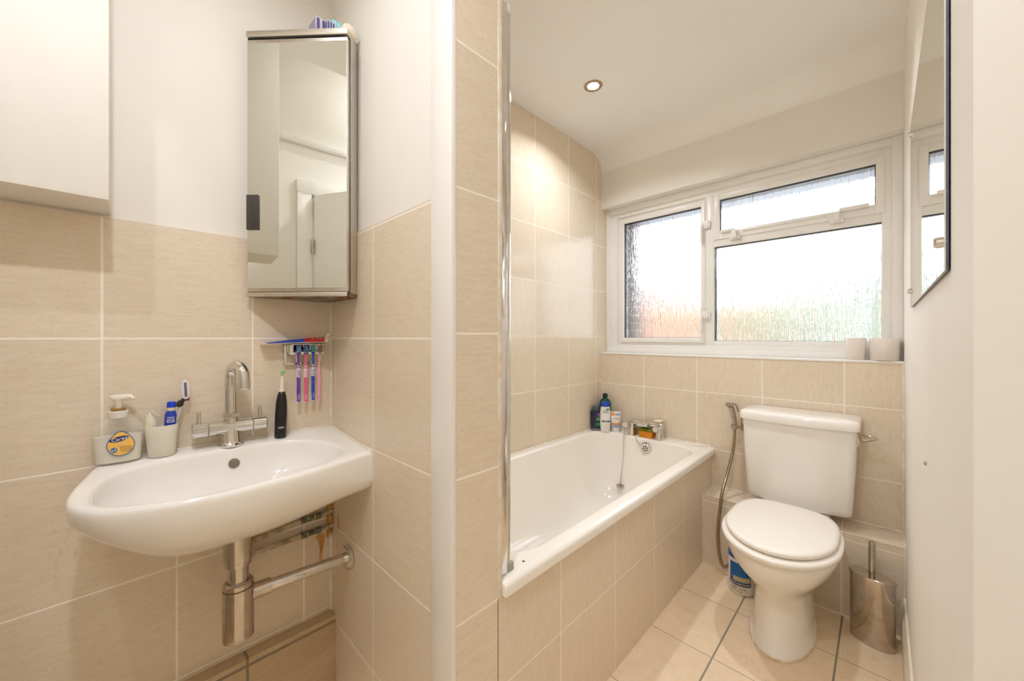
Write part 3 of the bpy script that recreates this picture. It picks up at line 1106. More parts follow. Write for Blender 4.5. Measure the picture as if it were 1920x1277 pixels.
b = B().tube([e + Vector((0, 0, 0.001)), e + Vector((0, 0, -0.014)), e + Vector((0, 0, -0.016))], [0.0152, 0.0152, 0.0135], 24)
obj('aerator', b, CHROME, sp_)
for sgn in (-1, 1):
    b = B().tube([(tx, ty + sgn * 0.053, tz + 0.054), (tx, ty + sgn * 0.055, tz + 0.054), (tx, ty + sgn * 0.087, tz + 0.054), (tx, ty + sgn * 0.089, tz + 0.054)],
                 [0.0195, 0.0212, 0.0212, 0.0195], 28)
    h = obj('handle', b, CHROME, bt)
    b = B().tube([(tx, ty + sgn * 0.073, tz + 0.070), (tx, ty + sgn * 0.073, tz + 0.105)], 0.0048, 12)
    obj('lever', b, CHROME, h)

# bottle trap and waste pipe
px_, py_ = -1.252, 0.219
trap = thing('bottle_trap', 'chrome bottle trap and waste pipe hanging below the basin', 'waste pipe', (px_, py_, 0.39))
b = B().tube([(px_, py_, 0.68), (px_, py_, 0.600), (px_, py_, 0.598)], [0.0335, 0.0335, 0.031], 28)
b.tube([(px_, py_, 0.598), (px_, py_, 0.586)], 0.0305, 28)
obj('waste_cup', b, STEEL, trap)
b = B().tube([(px_, py_, 0.60), (px_, py_, 0.53)], 0.0245, 28)
obj('tailpiece', b, STEEL, trap)
b = B().tube([(px_, py_, z) for z in (0.388, 0.3885, 0.392, 0.40, 0.524)], [0.030, 0.0345, 0.036, 0.036, 0.036], 32)
obj('trap_body', b, STEEL, trap)
b = B().tube([(px_, py_, 0.524), (px_, py_, 0.527), (px_, py_, 0.538), (px_, py_, 0.543)], [0.032, 0.0345, 0.0345, 0.029], 32)
obj('collar', b, STEEL, trap)
b = B().tube([(px_, py_ + 0.02, 0.495), (px_, py_ + 0.075, 0.494)], 0.021, 24)
obj('outlet_collar', b, STEEL, trap)
b = B().tube([(px_, py_ + 0.07, 0.494), (px_, YE - 0.003, 0.482)], 0.016, 24)
obj('outlet_pipe', b, CHROME, trap)
b = B().tube([(px_, YE - 0.001, 0.482), (px_, YE - 0.012, 0.482), (px_, YE - 0.015, 0.482)], [0.037, 0.037, 0.033], 32)
obj('wall_flange', b, CHROME, trap)

# copper water pipes, painted, to the corner
PIPE = mat('old_painted_pipe', (212, 198, 170), 0.5, col2=(160, 142, 108), noise_amt=0.14, noise_scale=38)
VERD = mat('corroded_joint', (150, 146, 116), 0.6, 0.2, col2=(88, 82, 66), noise_amt=0.15, noise_scale=90, bump=0.5)
for nm, lab, z0, z1, col_y in (('water_pipe', 'upper painted water pipe running from the corner under the basin', 0.580, 0.584, 0.245),
                               ('water_pipe', 'lower painted water pipe with elbow under the basin', 0.533, 0.536, 0.287)):
    up = z0 > 0.56
    r0 = thing(nm, lab, 'pipe', (-1.395, 0.4, z0), None)
    b = B()
    if up:
        b.tube(smooth_pts([(-1.394, YS - 0.003, z1 + 0.004), (-1.394, 0.42, z1), (-1.393, 0.33, z0 - 0.004), (-1.392, 0.27, z0 - 0.004), (-1.391, 0.235, z0 + 0.03), (-1.391, 0.225, 0.70)], 6), 0.0078, 14)
    else:
        b.tube(smooth_pts([(-1.394, YS - 0.003, z1), (-1.394, 0.40, z1 - 0.001), (-1.393, 0.31, z0), (-1.393, 0.285, z0 + 0.004), (-1.393, 0.278, z0 + 0.02), (-1.393, 0.278, 0.60), (-1.393, 0.278, 0.69)], 6), 0.0078, 14)
    obj('tube', b, PIPE, r0)
    b = B()
    for y in (0.425, 0.447, 0.47):
        zz = z1 + (0.001 if up else -0.0005)
        b.tube([(-1.394, y - 0.009, zz), (-1.394, y + 0.009, zz)], 0.0112 if y != 0.447 else 0.0098, 8)
    obj('compression_joint', b, VERD, r0)
    if not up:
        b = B().tube([(-1.393, 0.278, 0.535), (-1.393, 0.278, 0.572)], 0.0098, 12)
        b.ball((-1.393, 0.279, 0.533), 0.0104, 12)
        obj('elbow', b, mat('painted_elbow', (200, 182, 150), 0.5, col2=(176, 156, 120), noise_amt=0.2, noise_scale=30), r0)
FOAM = mat('expanding_foam', (206, 150, 60), 0.8, col2=(164, 108, 36), noise_amt=0.14, noise_scale=50, bump=0.8)
b = B()
for (y, z, r) in ((0.509, 0.620, 0.013), (0.513, 0.600, 0.012), (0.511, 0.565, 0.012), (0.513, 0.553, 0.013), (0.511, 0.513, 0.011), (0.505, 0.503, 0.007)):
    b.ball((-1.401, y, z), r, 12, (0.7, 0.8, 1.25))
o = obj('foam_filler', b, FOAM, loc=(-1.401, 0.511, 0.56))
tag(o, 'lump of yellow expanding foam in the corner around the basin pipes', 'foam filler')
# rust run below the pipes and lime run left of the basin: thin stains on the tiles
RUST = mat('rust_stain', (186, 128, 52), 0.6, col2=(206, 166, 110), noise_amt=0.12, noise_scale=40)
b = B()
outl = smooth_pts([(0.498, 0.50, 0), (0.494, 0.47, 0), (0.490, 0.44, 0), (0.487, 0.405, 0), (0.481, 0.40, 0), (0.479, 0.43, 0), (0.481, 0.46, 0), (0.476, 0.49, 0), (0.468, 0.507, 0), (0.484, 0.515, 0)], 4, True)
b.prism([(p.x, p.y) for p in outl], 0, 0.0006, M=Matrix(((0, 0, 1, XL), (1, 0, 0, 0), (0, 1, 0, 0), (0, 0, 0, 1))))
o = obj('rust_stain', b, RUST, wl)
b = B()
outl = smooth_pts([(-1.352, 0.592, 0), (-1.345, 0.575, 0), (-1.340, 0.545, 0), (-1.347, 0.535, 0), (-1.353, 0.56, 0)], 4, True)
b.prism([(p.x, p.y) for p in outl], 0, 0.0005, M=Matrix(((1, 0, 0, 0), (0, 0, -1, YS), (0, 1, 0, 0), (0, 0, 0, 1))))
obj('rust_stain', b, RUST, ws)

# pale lime runs on the tiles left of the basin
LIME = mat('lime_run', (224, 212, 192), 0.5, col2=(214, 198, 172), noise_amt=0.12, noise_scale=60)
rnd = random.Random(4)
for y, z0, z1, wd, lo_ in ((-0.094, 0.80, 0.70, 0.008, 0.0), (-0.118, 0.77, 0.585, 0.006, 0.0), (-0.108, 0.70, 0.60, 0.004, 0.0004), (-0.078, 0.78, 0.66, 0.005, 0.0004)):
    b = B()
    n_ = 9
    cw = [(y + 0.004 * math.sin(k * 1.3), wd * 0.5 * (0.5 + rnd.random()) * (1.0 if 0 < k < n_ else 0.15), z0 + (z1 - z0) * k / n_) for k in range(n_ + 1)]
    lft = [(c_ - h_, z_) for c_, h_, z_ in cw]
    rgt = [(c_ + h_, z_) for c_, h_, z_ in cw]
    for k in range(n_):
        q = [b.bm.verts.new((XL + 0.0004 + lo_, p[0], p[1])) for p in (lft[k], rgt[k], rgt[k + 1], lft[k + 1])]
        b.face(q)
    obj('lime_stain', b, LIME, wl)

# ------------------------------------------------------------------ things on the basin
# soap dispenser
sc = (-1.3835, -0.008, deck(-1.3835) + 0.0005)
soap = thing('soap_dispenser', 'clear pump bottle of milky hand soap at the left end of the basin', 'soap dispenser', sc)
SR = math.radians(86)
prof = [(0, 0.040, 0.021), (0.004, 0.0435, 0.0235), (0.03, 0.0455, 0.0245), (0.06, 0.0475, 0.0245), (0.085, 0.0470, 0.024), (0.098, 0.042, 0.0225), (0.106, 0.032, 0.0195), (0.111, 0.020, 0.016), (0.114, 0.016, 0.0155), (0.118, 0.016, 0.0155)]
b = B().loft([oval(sc[0], sc[1], a, d, sc[2] + z, rot=SR, p=0.8, n=40) for z, a, d in prof])
cpm = mat('clear_plastic', (240, 236, 226), 0.08, col2=(232, 227, 214), noise_amt=0.2)
tn = cpm.node_tree
tr_ = tn.nodes.new('ShaderNodeBsdfTransparent')
mxs = tn.nodes.new('ShaderNodeMixShader')
mxs.inputs[0].default_value = 0.22
on = [n for n in tn.nodes if n.type == 'OUTPUT_MATERIAL'][0]
tn.links.new(tr_.outputs[0], mxs.inputs[1])
tn.links.new(tn.nodes['Principled BSDF'].outputs[0], mxs.inputs[2])
tn.links.new(mxs.outputs[0], on.inputs['Surface'])
shell = obj('bottle', b, cpm, soap)
b = B().loft([oval(sc[0], sc[1], a - 0.0035, d - 0.0035, sc[2] + z, rot=SR, p=0.8, n=40) for z, a, d in [(0.003, 0.040, 0.021)] + prof[1:4] + [(0.068, 0.0475, 0.0245)]])
obj('liquid_soap', b, plain('milky_soap', (232, 226, 210), 0.25), shell)


def sfn(u, v, wv):
    a = 0.0468
    d = 0.0243
    u = max(-0.044, min(0.044, u))
    dd = d * (1 - abs(u / a) ** 2.5) ** 0.4 + wv + 0.0008
    x, y = u, -dd
    return Vector((sc[0] + x * math.cos(SR) - y * math.sin(SR), sc[1] + x * math.sin(SR) + y * math.cos(SR), sc[2] + v))


def drop(k, w_off=0.0):
    pts = []
    for i in range(48):
        a = 2 * PI * i / 48
        u = 0.0250 * math.sin(a)
        v = -0.0280 * math.cos(a)
        if v > 0:
            v = 0.034 * (v / 0.028)
            u *= (1 - 0.35 * (v / 0.034) ** 1.5)
        pts.append((0.006 + u * k, 0.048 + v * k))
    return pts


def patch(b, poly, fn, wv):
    c_ = (sum(p[0] for p in poly) / len(poly), sum(p[1] for p in poly) / len(poly))
    prev = [b.bm.verts.new(fn(*c_, wv)) for _ in poly]
    for k in (0.33, 0.66, 1.0):
        cur = [b.bm.verts.new(fn(c_[0] + (p[0] - c_[0]) * k, c_[1] + (p[1] - c_[1]) * k, wv)) for p in poly]
        for i in range(len(poly)):
            j = (i + 1) % len(poly)
            b.face((prev[i], prev[j], cur[j], cur[i]))
        prev = cur


SB = plain('label_blue', (70, 112, 170))
SY = plain('label_yellow', (248, 196, 92))
SN = plain('label_navy', (44, 42, 110))
b = B()
patch(b, drop(1.0), sfn, 0.0)
lb = obj('label_panel', b, SB, shell)
b = B()
patch(b, drop(0.93), sfn, 0.0004)
obj('label_face', b, SY, shell)
b = B()
patch(b, [(0.003 + 0.017 * math.cos(2 * PI * i / 30), 0.0625 + 0.0065 * math.sin(2 * PI * i / 30) + 0.003 * math.cos(2 * PI * i / 30)) for i in range(30)], sfn, 0.0008)
obj('brand_swoosh', b, SN, shell)
b = B()
patch(b, [(-0.006 + 0.0062 * math.cos(2 * PI * i / 24), 0.036 + 0.0066 * math.sin(2 * PI * i / 24)) for i in range(24)], sfn, 0.0008)
obj('bubble_mark', b, SB, shell)
b = B()
text_into(b, 'Carex', 0.0115, lambda p_, q_, r_: sfn(0.004 + p_, 0.0625 + q_ + 0.16 * p_, 0.0012 + r_), depth=0.0002)
text_into(b, 'x3', 0.010, lambda p_, q_, r_: sfn(-0.006 + p_, 0.036 + q_, 0.0012 + r_), depth=0.0002)
obj('lettering', b, WHITE, shell)
b = B()
text_into(b, 'CARE', 0.0085, lambda p_, q_, r_: sfn(0.007 + p_, 0.050 + q_, 0.0012 + r_), depth=0.0002)
obj('lettering', b, plain('pale_label_print', (252, 228, 176)), shell)
b = B()
for k, q in enumerate((0.042, 0.037, 0.032)):
    text_into(b, ('gently cares', 'moisturising', 'hand wash')[k], 0.0042, lambda p_, q_, r_: sfn(0.015 + p_, q + q_, 0.0012 + r_), depth=0.0002)
obj('lettering', b, plain('label_small_print', (150, 136, 110)), shell)
b = B().tube([(sc[0], sc[1], sc[2] + z) for z in (0.112, 0.113, 0.128, 0.130)], [0.0185, 0.0195, 0.0195, 0.018], 32)
obj('collar', b, plain('clear_white_plastic', (226, 220, 208), 0.3), soap)
b = B().tube([(sc[0], sc[1], sc[2] + z) for z in (0.130, 0.136, 0.137)], [0.0135, 0.0135, 0.0125], 24)
obj('neck_ring', b, plain('ochre_ring', (166, 128, 70), 0.4), soap)
b = B()
b.tube([(sc[0], sc[1], sc[2] + 0.136), (sc[0], sc[1], sc[2] + 0.152), (sc[0], sc[1], sc[2] + 0.158)], [0.006, 0.007, 0.010], 20)
b.loft([oval(sc[0], sc[1] + o_, a, d, sc[2] + z, rot=SR) for z, a, d, o_ in ((0.156, 0.010, 0.008, 0), (0.160, 0.018, 0.010, 0.003), (0.166, 0.019, 0.010, 0.003), (0.170, 0.014, 0.008, 0.002))])
b.tube([(sc[0], sc[1] + 0.012, sc[2] + 0.164), (sc[0] + 0.004, sc[1] + 0.024, sc[2] + 0.163), (sc[0] + 0.005, sc[1] + 0.026, sc[2] + 0.158)], [0.007, 0.0055, 0.005], 14)
obj('pump', b, plain('frosted_pump', (240, 232, 216), 0.3), soap)

# cup and what stands in it
uc = (-1.380, 0.072, deck(-1.380) + 0.0005)
cup = thing('tumbler', 'off white tapered oval cup beside the soap dispenser on the basin', 'cup', uc)
ro = math.radians(90)
outer_ = [(0, 0.026, 0.021), (0.002, 0.0275, 0.0225), (0.08, 0.0345, 0.0265), (0.082, 0.0340, 0.0260)]
inner_ = [(0.082, 0.0325, 0.0247), (0.078, 0.0318, 0.0240), (0.006, 0.0250, 0.0200), (0.005, 0.020, 0.015)]
b = B().loft([oval(uc[0], uc[1], a, d, uc[2] + z, rot=ro, n=36, p=0.92) for z, a, d in outer_ + inner_])
obj('cup', b, plain('cream_cup', (228, 222, 204), 0.35), cup, sharp=60)
M_ = lambda p, e: Matrix.Translation(Vector(p)) @ Matrix.Rotation(math.radians(e[0]), 4, 'X') @ Matrix.Rotation(math.radians(e[1]), 4, 'Y')
base = Vector((uc[0] + 0.004, uc[1] - 0.012, uc[2] + 0.006))
ct = thing('cream_tube', 'pale cream squeezed tube end poking out of the cup', 'tube', base)
Mt = M_(base, (6, 2))
b = B()
b.loft([oval(0, 0, a, d, z, rot=ro, n=24) for z, a, d in ((0, 0.010, 0.010), (0.06, 0.012, 0.011), (0.080, 0.0125, 0.011), (0.096, 0.009, 0.008), (0.108, 0.004, 0.004), (0.112, 0.003, 0.003))])
for v in b.bm.verts:
    v.co = Mt @ v.co
obj('tube', b, plain('pale_cream', (226, 222, 196), 0.35), ct)
b = B().tube([Mt @ Vector(p) for p in smooth_pts([(0, 0.0, 0.108), (0.0, 0.003, 0.118), (0.002, 0.010, 0.110), (0.004, 0.018, 0.099)], 4)], 0.0014, 8)
b.tube([Mt @ Vector(p) for p in smooth_pts([(0, 0.0, 0.110), (0.002, -0.005, 0.106), (0.004, -0.009, 0.092)], 4)], 0.0014, 8)
obj('string', b, plain('cream_string', (232, 222, 200)), ct)
base = Vector((uc[0] + 0.003, uc[1] + 0.013, uc[2] + 0.0065))
bb_ = thing('small_blue_bottle', 'small royal blue capped bottle standing in the cup', 'bottle', base)
Mt = M_(base, (-3, -2))
b = B()
b.loft([oval(0, 0, a, a, z, rot=ro, n=28) for z, a in ((0, 0.0095), (0.003, 0.011), (0.098, 0.0122), (0.104, 0.0115), (0.110, 0.009), (0.112, 0.0085))])
for v in b.bm.verts:
    v.co = Mt @ v.co
bo = obj('body', b, plain('royal_blue', (44, 66, 178), 0.2), bb_)
b = B().tube([Mt @ Vector((0, 0, z)) for z in (0.111, 0.120)], 0.0092, 24)
obj('neck', b, plain('pale_neck', (214, 200, 176)), bb_)
b = B().tube([Mt @ Vector((0, 0, z)) for z in (0.119, 0.1195, 0.133, 0.135)], [0.0085, 0.0093, 0.0093, 0.0075], 24)
obj('cap', b, plain('bright_blue_cap', (34, 66, 214), 0.25), bb_)


def bfn(u, v, wv):
    th = u / 0.0122 + math.radians(0)
    r = 0.0122 + 0.0005 + wv
    return Mt @ Vector((r * math.cos(th), r * math.sin(th), v))


b = B()
text_into(b, 'NIVI', 0.0075, lambda p_, q_, r_: bfn(p_, 0.0925 + q_, r_), depth=0.0002)
for k in range(2):
    patch(b, [(-0.008, 0.0855 - k * 0.005), (0.008, 0.0855 - k * 0.005), (0.008, 0.088 - k * 0.005), (-0.008, 0.088 - k * 0.005)], bfn, 0.0002)
obj('lettering', b, WHITE, bo)
base = Vector((uc[0] - 0.005, uc[1] + 0.012, uc[2] + 0.008))
rz = thing('razor', 'razor with white and black head leaning out of the cup to the right', 'razor', base)
Mt = M_(base, (-11.5, 0))
b = B().tube([Mt @ Vector(p) for p in smooth_pts([(0, 0, 0), (0, 0, 0.06), (0.002, 0.003, 0.10), (0, 0.004, 0.125), (-0.001, 0.002, 0.14)], 5)], 0.0042, 12)
obj('handle', b, plain('grey_white_handle', (206, 198, 194)), rz)
b = B()
b.ball(Mt @ Vector((0.002, 0.0, 0.128)), 0.009, 14, (0.7, 0.9, 1.1))
b.tube([Mt @ Vector((0.004, -0.006, 0.120)), Mt @ Vector((0.002, 0.010, 0.147))], 0.005, 10)
obj('pivot', b, plain('black_pivot', (44, 38, 36), 0.4), rz)
b = B().ball(Mt @ Vector((0.003, 0.013, 0.142)), 0.004, 10, (0.8, 1.2, 1.4))
obj('red_clip', b, plain('red_brown', (140, 52, 36), 0.4), rz)
b = B()
hd = [(0.0095 * math.copysign(abs(math.cos(t_)) ** 0.8, math.cos(t_)), 0.0275 * math.copysign(abs(math.sin(t_)) ** 0.8, math.sin(t_))) for t_ in [2 * PI * i / 28 for i in range(28)]]
Mr = Mt @ Matrix.Translation((0.004, 0.003, 0.168)) @ Matrix.Rotation(math.radians(14), 4, 'X') @ Matrix(((0, 0, 1, 0), (1, 0, 0, 0), (0, 1, 0, 0), (0, 0, 0, 1)))
b.prism(hd, -0.004, 0.004, 0.0015, M=Mr)
rh = obj('head', b, plain('white_head', (226, 220, 226), 0.3), rz)
b = B().box((-0.0025, -0.020, 0.0035), (0.003, 0.019, 0.0048), 0.0004, M=Mr)
obj('blade_strip', b, plain('grey_blade', (112, 100, 116), 0.3), rh)

# electric toothbrush
ec = (-1.366, 0.348, deck(-1.366) + 0.0005)
et = thing('electric_toothbrush', 'black electric toothbrush standing on the basin right of the tap', 'toothbrush', ec)
le = lambda z: (ec[0] - 0.006 * z / 0.14, ec[1] + 0.006 * z / 0.14, ec[2] + z)
b = B().tube([le(z) for z in (0, 0.003, 0.018, 0.0185, 0.02, 0.07, 0.11, 0.13, 0.142, 0.146)], [0.0150, 0.0162, 0.0163, 0.0156, 0.0163, 0.0168, 0.0155, 0.0125, 0.0092, 0.006], 28)
hb = obj('handle', b, mat('black_rubber', (30, 28, 27), 0.32, col2=(24, 22, 21), noise_amt=0.2, noise_scale=40), et)
b = B().tube([le(z) for z in (0.143, 0.146, 0.16, 0.19, 0.196)], [0.0078, 0.0082, 0.0058, 0.0045, 0.004], 18)
nk = obj('brush_neck', b, plain('white_neck', (236, 228, 214), 0.3), et)
hp = Vector(le(0.203))
Mb = Matrix.Translation(hp) @ Matrix.Rotation(math.radians(75), 4, 'Y')
b = B().lathe([(0.0005, -0.003), (0.007, -0.003), (0.0075, 0.0), (0.0005, 0.0)], M=Mb, n=24)
obj('brush_disc', b, plain('white_disc', (232, 230, 220)), nk)
b = B()
b.lathe([(0.0048, 0.0), (0.0072, 0.0), (0.0075, 0.008), (0.0052, 0.008)], M=Mb, n=24)
obj('bristles', b, plain('lime_bristles', (196, 214, 110), 0.6), nk)
b = B().lathe([(0.0005, 0.0), (0.0044, 0.0), (0.0044, 0.009), (0.0005, 0.009)], M=Mb, n=18)
obj('bristle_tuft', b, plain('teal_tuft', (96, 168, 168), 0.6), nk)


def efn(u, v, wv):
    th = u / 0.0165 + math.radians(-8)
    r = 0.0166 + wv
    p = le(v)
    return Vector((p[0] + r * math.cos(th), p[1] + r * math.sin(th), p[2]))


b = B()
patch(b, [(0.0078 * math.copysign(abs(math.cos(a)) ** 0.5, math.cos(a)), 0.0335 + 0.0026 * math.copysign(abs(math.sin(a)) ** 0.5, math.sin(a))) for a in [2 * PI * i / 28 for i in range(28)]], efn, 0.0002)
obj('badge', b, plain('silver_badge', (196, 194, 190), 0.3), hb)
b = B()
text_into(b, 'Oral-B', 0.0048, lambda p_, q_, r_: efn(p_, 0.0335 + q_, 0.0005 + r_), depth=0.0001)
obj('lettering', b, NAVY, hb)

# toothbrush holder on the wall
rk = thing('toothbrush_holder', 'chrome toothbrush holder screwed to the tiles in the basin corner', 'holder', (-1.41, 0.427, 1.11))
b = B()
y0_, y1_, z0_, z1_ = 0.368, 0.486, 1.111, 1.180
b.box((-1.4095, y0_, z0_), (-1.401, y0_ + 0.010, z1_), 0.001)
b.box((-1.4095, y1_ - 0.006, z0_), (-1.403, y1_, z1_), 0.001)
b.box((-1.4095, y0_, z0_), (-1.396, y1_, z0_ + 0.005), 0.001)
b.box((-1.4095, y0_, 1.148), (-1.403, y1_, z1_), 0.001)
b.box((-1.4095, 0.40, z0_), (-1.405, 0.41, 1.15), 0.001)
b.box((-1.4095, 0.43, z0_), (-1.405, 0.441, 1.15), 0.001)
obj('back_plate', b, CHROME, rk)
b = B()
b.box((-1.404, 0.380, 1.1760), (-1.362, 0.490, 1.1785), 0.0008)
obj('shelf', b, CHROME, rk)
b = B()
b.box((-1.404, 0.382, 1.1445), (-1.385, 0.482, 1.1515), 0.001)
for y in (0.3855, 0.415, 0.4375, 0.4585, 0.4785):
    b.box((-1.388, y - 0.004, 1.1435), (-1.370, y + 0.004, 1.1525), 0.002)
b.box((-1.404, 0.380, 1.1445), (-1.374, 0.3865, 1.178), 0.001)
obj('slot_bar', b, plain('white_slot_bar', (226, 220, 206), 0.3), rk)


def brush(label, y, hcol, bcol, head, grip, zt, fancy=True):
    x = -1.3785
    zb = zt - 0.193
    r0 = thing('toothbrush', label, 'toothbrush', (x, y, zb), 'toothbrushes hanging in the wall holder')
    seg = [(0.0, 0.0035), (0.004, 0.0058), (0.03, 0.0060), (0.062, 0.0048), (0.085, 0.0058), (0.10, 0.0062), (0.113, 0.0052), (0.124, 0.0036), (0.150, 0.0031), (0.163, 0.0034)]
    if not fancy:
        seg = [(0.0, 0.003), (0.003, 0.0055), (0.08, 0.0058), (0.112, 0.005), (0.122, 0.0026), (0.155, 0.0024), (0.163, 0.003)]
    b = B().loft([oval(x, y, 0.0042 if r > 0.0045 else r * 0.85, r, zb + z, n=18) for z, r in seg])
    h = obj('handle', b, hcol, r0)
    b = B().loft([oval(x, y, 0.0022, r, zb + z, n=18) for z, r in ((0.160, 0.0025), (0.164, 0.0055), (0.170, 0.0068), (0.184, 0.0068), (0.191, 0.005), (0.193, 0.002))])
    hh = obj('brush_head', b, head, r0)
    if fancy:
        b = B()
        for z0, z1, r in ((0.0835, 0.1135, 0.00645),):
            b.loft([oval(x + 0.0006, y, 0.0043, r_, zb + z, n=18) for z, r_ in ((z0, 0.0057), (z0 + 0.004, r - 0.0002), (z1 - 0.008, r), (z1, 0.0053))])
        b.loft([oval(x + 0.0004, y, 0.0034, 0.0047, zb + z, n=18) for z in (0.1165, 0.1185)])
        b.loft([oval(x + 0.0004, y, 0.0034, 0.0044, zb + z, n=18) for z in (0.1205, 0.1225)])
        g = obj('grip', b, grip, h)
        b = B()
        for q in range(4):
            zz = zb + 0.088 + q * 0.0055
            b.tube([(x + 0.0040, y - 0.0048, zz - 0.0004), (x + 0.0050, y, zz + 0.0007), (x + 0.0040, y + 0.0048, zz - 0.0004)], 0.0009, 8)
        obj('grip_ridge', b, hcol, g)
        b = B()
        b.loft([oval(x - 0.0006, y, 0.0040, r_, zb + z, n=18) for z, r_ in ((-0.0012, 0.0035), (0.002, 0.0064), (0.018, 0.0068), (0.036, 0.0058))])
        obj('end_grip', b, grip, h)
        b = B()
        fn = plane_fn((x + 0.0042, y, zb + 0.018), (0, 0, 1), (0, -1, 0))
        text_into(b, 'Colgate', 0.0060, fn, depth=0.0003)
        obj('lettering', b, WHITE, h)
    b = B()
    rnd = random.Random(int(y * 1000))
    for i in range(4):
        for j in range(3):
            yy, zz = y - 0.0042 + j * 0.0042, zb + 0.1675 + i * 0.0058
            b.tube([(x + 0.001, yy, zz), (x + 0.0105, yy + rnd.uniform(-0.0006, 0.0006), zz + rnd.uniform(-0.0006, 0.0006))], 0.0017, 8)
    obj('bristles', b, bcol, hh)


GW = plain('white_grip', (236, 226, 232))
brush('purple toothbrush with white grip, leftmost in the wall holder', 0.4040, plain('purple_handle', (112, 66, 168), 0.3), plain('mixed_bristle', (150, 200, 214)), plain('deep_blue_head', (30, 62, 190)), GW, 1.179)
brush('hot pink toothbrush with white grip, second from left in the holder', 0.4262, plain('pink_handle', (238, 106, 150), 0.3), plain('teal_bristle', (110, 170, 178)), plain('violet_head', (78, 60, 180)), plain('pink_white_grip', (248, 222, 228)), 1.177)
brush('blue toothbrush with white grip, third from left in the holder', 0.4490, plain('blue_handle', (42, 84, 196), 0.3), plain('green_bristle', (120, 200, 170)), plain('cyan_blue_head', (20, 116, 200)), GW, 1.180)
brush('plain pale pink slim toothbrush, rightmost in the wall holder', 0.4685, plain('pale_pink_handle', (246, 178, 194), 0.3), plain('grey_bristle', (120, 116, 116)), plain('white_pink_head', (246, 226, 226)), GW, 1.177, False)

# toothpaste tube on the holder
tp = thing('toothpaste', 'red and blue toothpaste tube lying across the toothbrush holder', 'toothpaste', (-1.381, 0.40, 1.179))
b = B()
sec = [(0.300, 0.0010, 0.022, 1.1815), (0.312, 0.0012, 0.022, 1.1815), (0.314, 0.0022, 0.022, 1.1822), (0.36, 0.0052, 0.021, 1.1852), (0.42, 0.0088, 0.0195, 1.1885), (0.475, 0.0112, 0.0165, 1.1908), (0.482, 0.0114, 0.0150, 1.191), (0.484, 0.0095, 0.0125, 1.191)]
nn = 32
rings = [[Vector((-1.3835 + hx * math.cos(2 * PI * i / nn), y, zc + hz * math.sin(2 * PI * i / nn))) for i in range(nn)] for y, hz, hx, zc in sec]
b.loft(rings)
for f in b.bm.faces:
    c_ = f.calc_center_median()
    f.material_index = 2
for f in b.bm.faces:
    c_ = f.calc_center_median()
    zc = 1.1815 + (c_.y - 0.30) * 0.0525
    hz = max(0.001, (c_.y - 0.30) * 0.062)
    if (c_.z - zc) / hz > -0.42 and c_.y < 0.4835 and c_.y > 0.313:
        f.material_index = 0 if c_.y > 0.39 else 1
to = obj('tube', b, [plain('toothpaste_red', (214, 36, 36), 0.25), plain('toothpaste_blue', (40, 70, 176), 0.25), plain('toothpaste_white', (236, 228, 220), 0.3)], tp)


def tfn(u, v, wv):
    y = 0.4815 - u
    t_ = (y - 0.30) * 0.062
    zc = 1.1815 + (y - 0.30) * 0.0525
    hz = 0.0112 * min(1, 0.35 + 0.65 * (y - 0.36) / 0.115)
    hx = 0.0195 - 0.003 * (y - 0.42) / 0.055
    ang = math.radians(40) - v / 0.0145
    return Vector((-1.3835 + (hx + 0.0006 + wv) * math.cos(ang), y, zc + (hz + 0.0006 + wv) * math.sin(ang)))


b = B()
text_into(b, 'Colgate', 0.0190, lambda p_, q_, r_: tfn(p_ + 0.003, q_ * 0.75, r_), align='LEFT', depth=0.0002)
obj('lettering', b, WHITE, to)
b = B().tube([(-1.3835, 0.483, 1.191), (-1.3835, 0.485, 1.191), (-1.3835, 0.497, 1.190), (-1.3835, 0.498, 1.190)], [0.0085, 0.0098, 0.0092, 0.008], 20)
cp_ = obj('cap', b, PLAST, tp)
b = B().tube([(-1.3835, 0.492, 1.198), (-1.3835, 0.496, 1.206), (-1.3835, 0.502, 1.214)], [0.0028, 0.0048, 0.0038], 12)
obj('flip_lid', b, PLAST, cp_)

# ------------------------------------------------------------------ corner mirror cabinet
FL, FR = Vector((-1.384, 0.263)), Vector((-1.151, 0.472))
tD = (FR - FL).normalized()
nD = Vector((tD.y, -tD.x))
LN = (FR - FL).length
Mc = Matrix(((tD.x, nD.x, 0, FL.x), (tD.y, nD.y, 0, FL.y), (0, 0, 1, 0), (0, 0, 0, 1)))
poly = [FL - nD * 0.0185, FR - nD * 0.0185, Vector((-1.1945, 0.5190)), Vector((-1.4090, 0.5190)), Vector((-1.4090, 0.2915))]
polyf = [FL, FR] + poly[2:]
cab = thing('corner_mirror_cabinet', 'tall steel corner cabinet with mirrored door hung above the basin', 'cabinet', (-1.30, 0.42, 1.324))
b = B().prism([tuple(p) for p in poly], 1.336, 2.114)
cs = obj('case', b, SATIN, cab)
b = B().prism([tuple(p + (nD * 0.003 if i < 2 else Vector((0, 0)))) for i, p in enumerate(polyf)], 2.112, 2.131, 0.0015)
obj('top_panel', b, SATIN, cab)
RSTEEL = mat('rusty_steel', (158, 146, 128), 0.4, 0.7, col2=(92, 74, 52), noise_amt=0.10, noise_scale=26)
b = B().prism([tuple(p + (nD * 0.003 if i < 2 else Vector((0, 0)))) for i, p in enumerate(polyf)], 1.324, 1.337, 0.001)
bp_ = obj('bottom_panel', b, RSTEEL, cab)
b = B().box((0.0, 0.0025, 1.3238), (LN, 0.0042, 1.3372), 0.0005, M=Mc)
obj('edge_strip', b, SATIN, bp_)
RUSTO = mat('orange_rust', (190, 104, 44), 0.7, col2=(140, 76, 34), noise_amt=0.15, noise_scale=80)
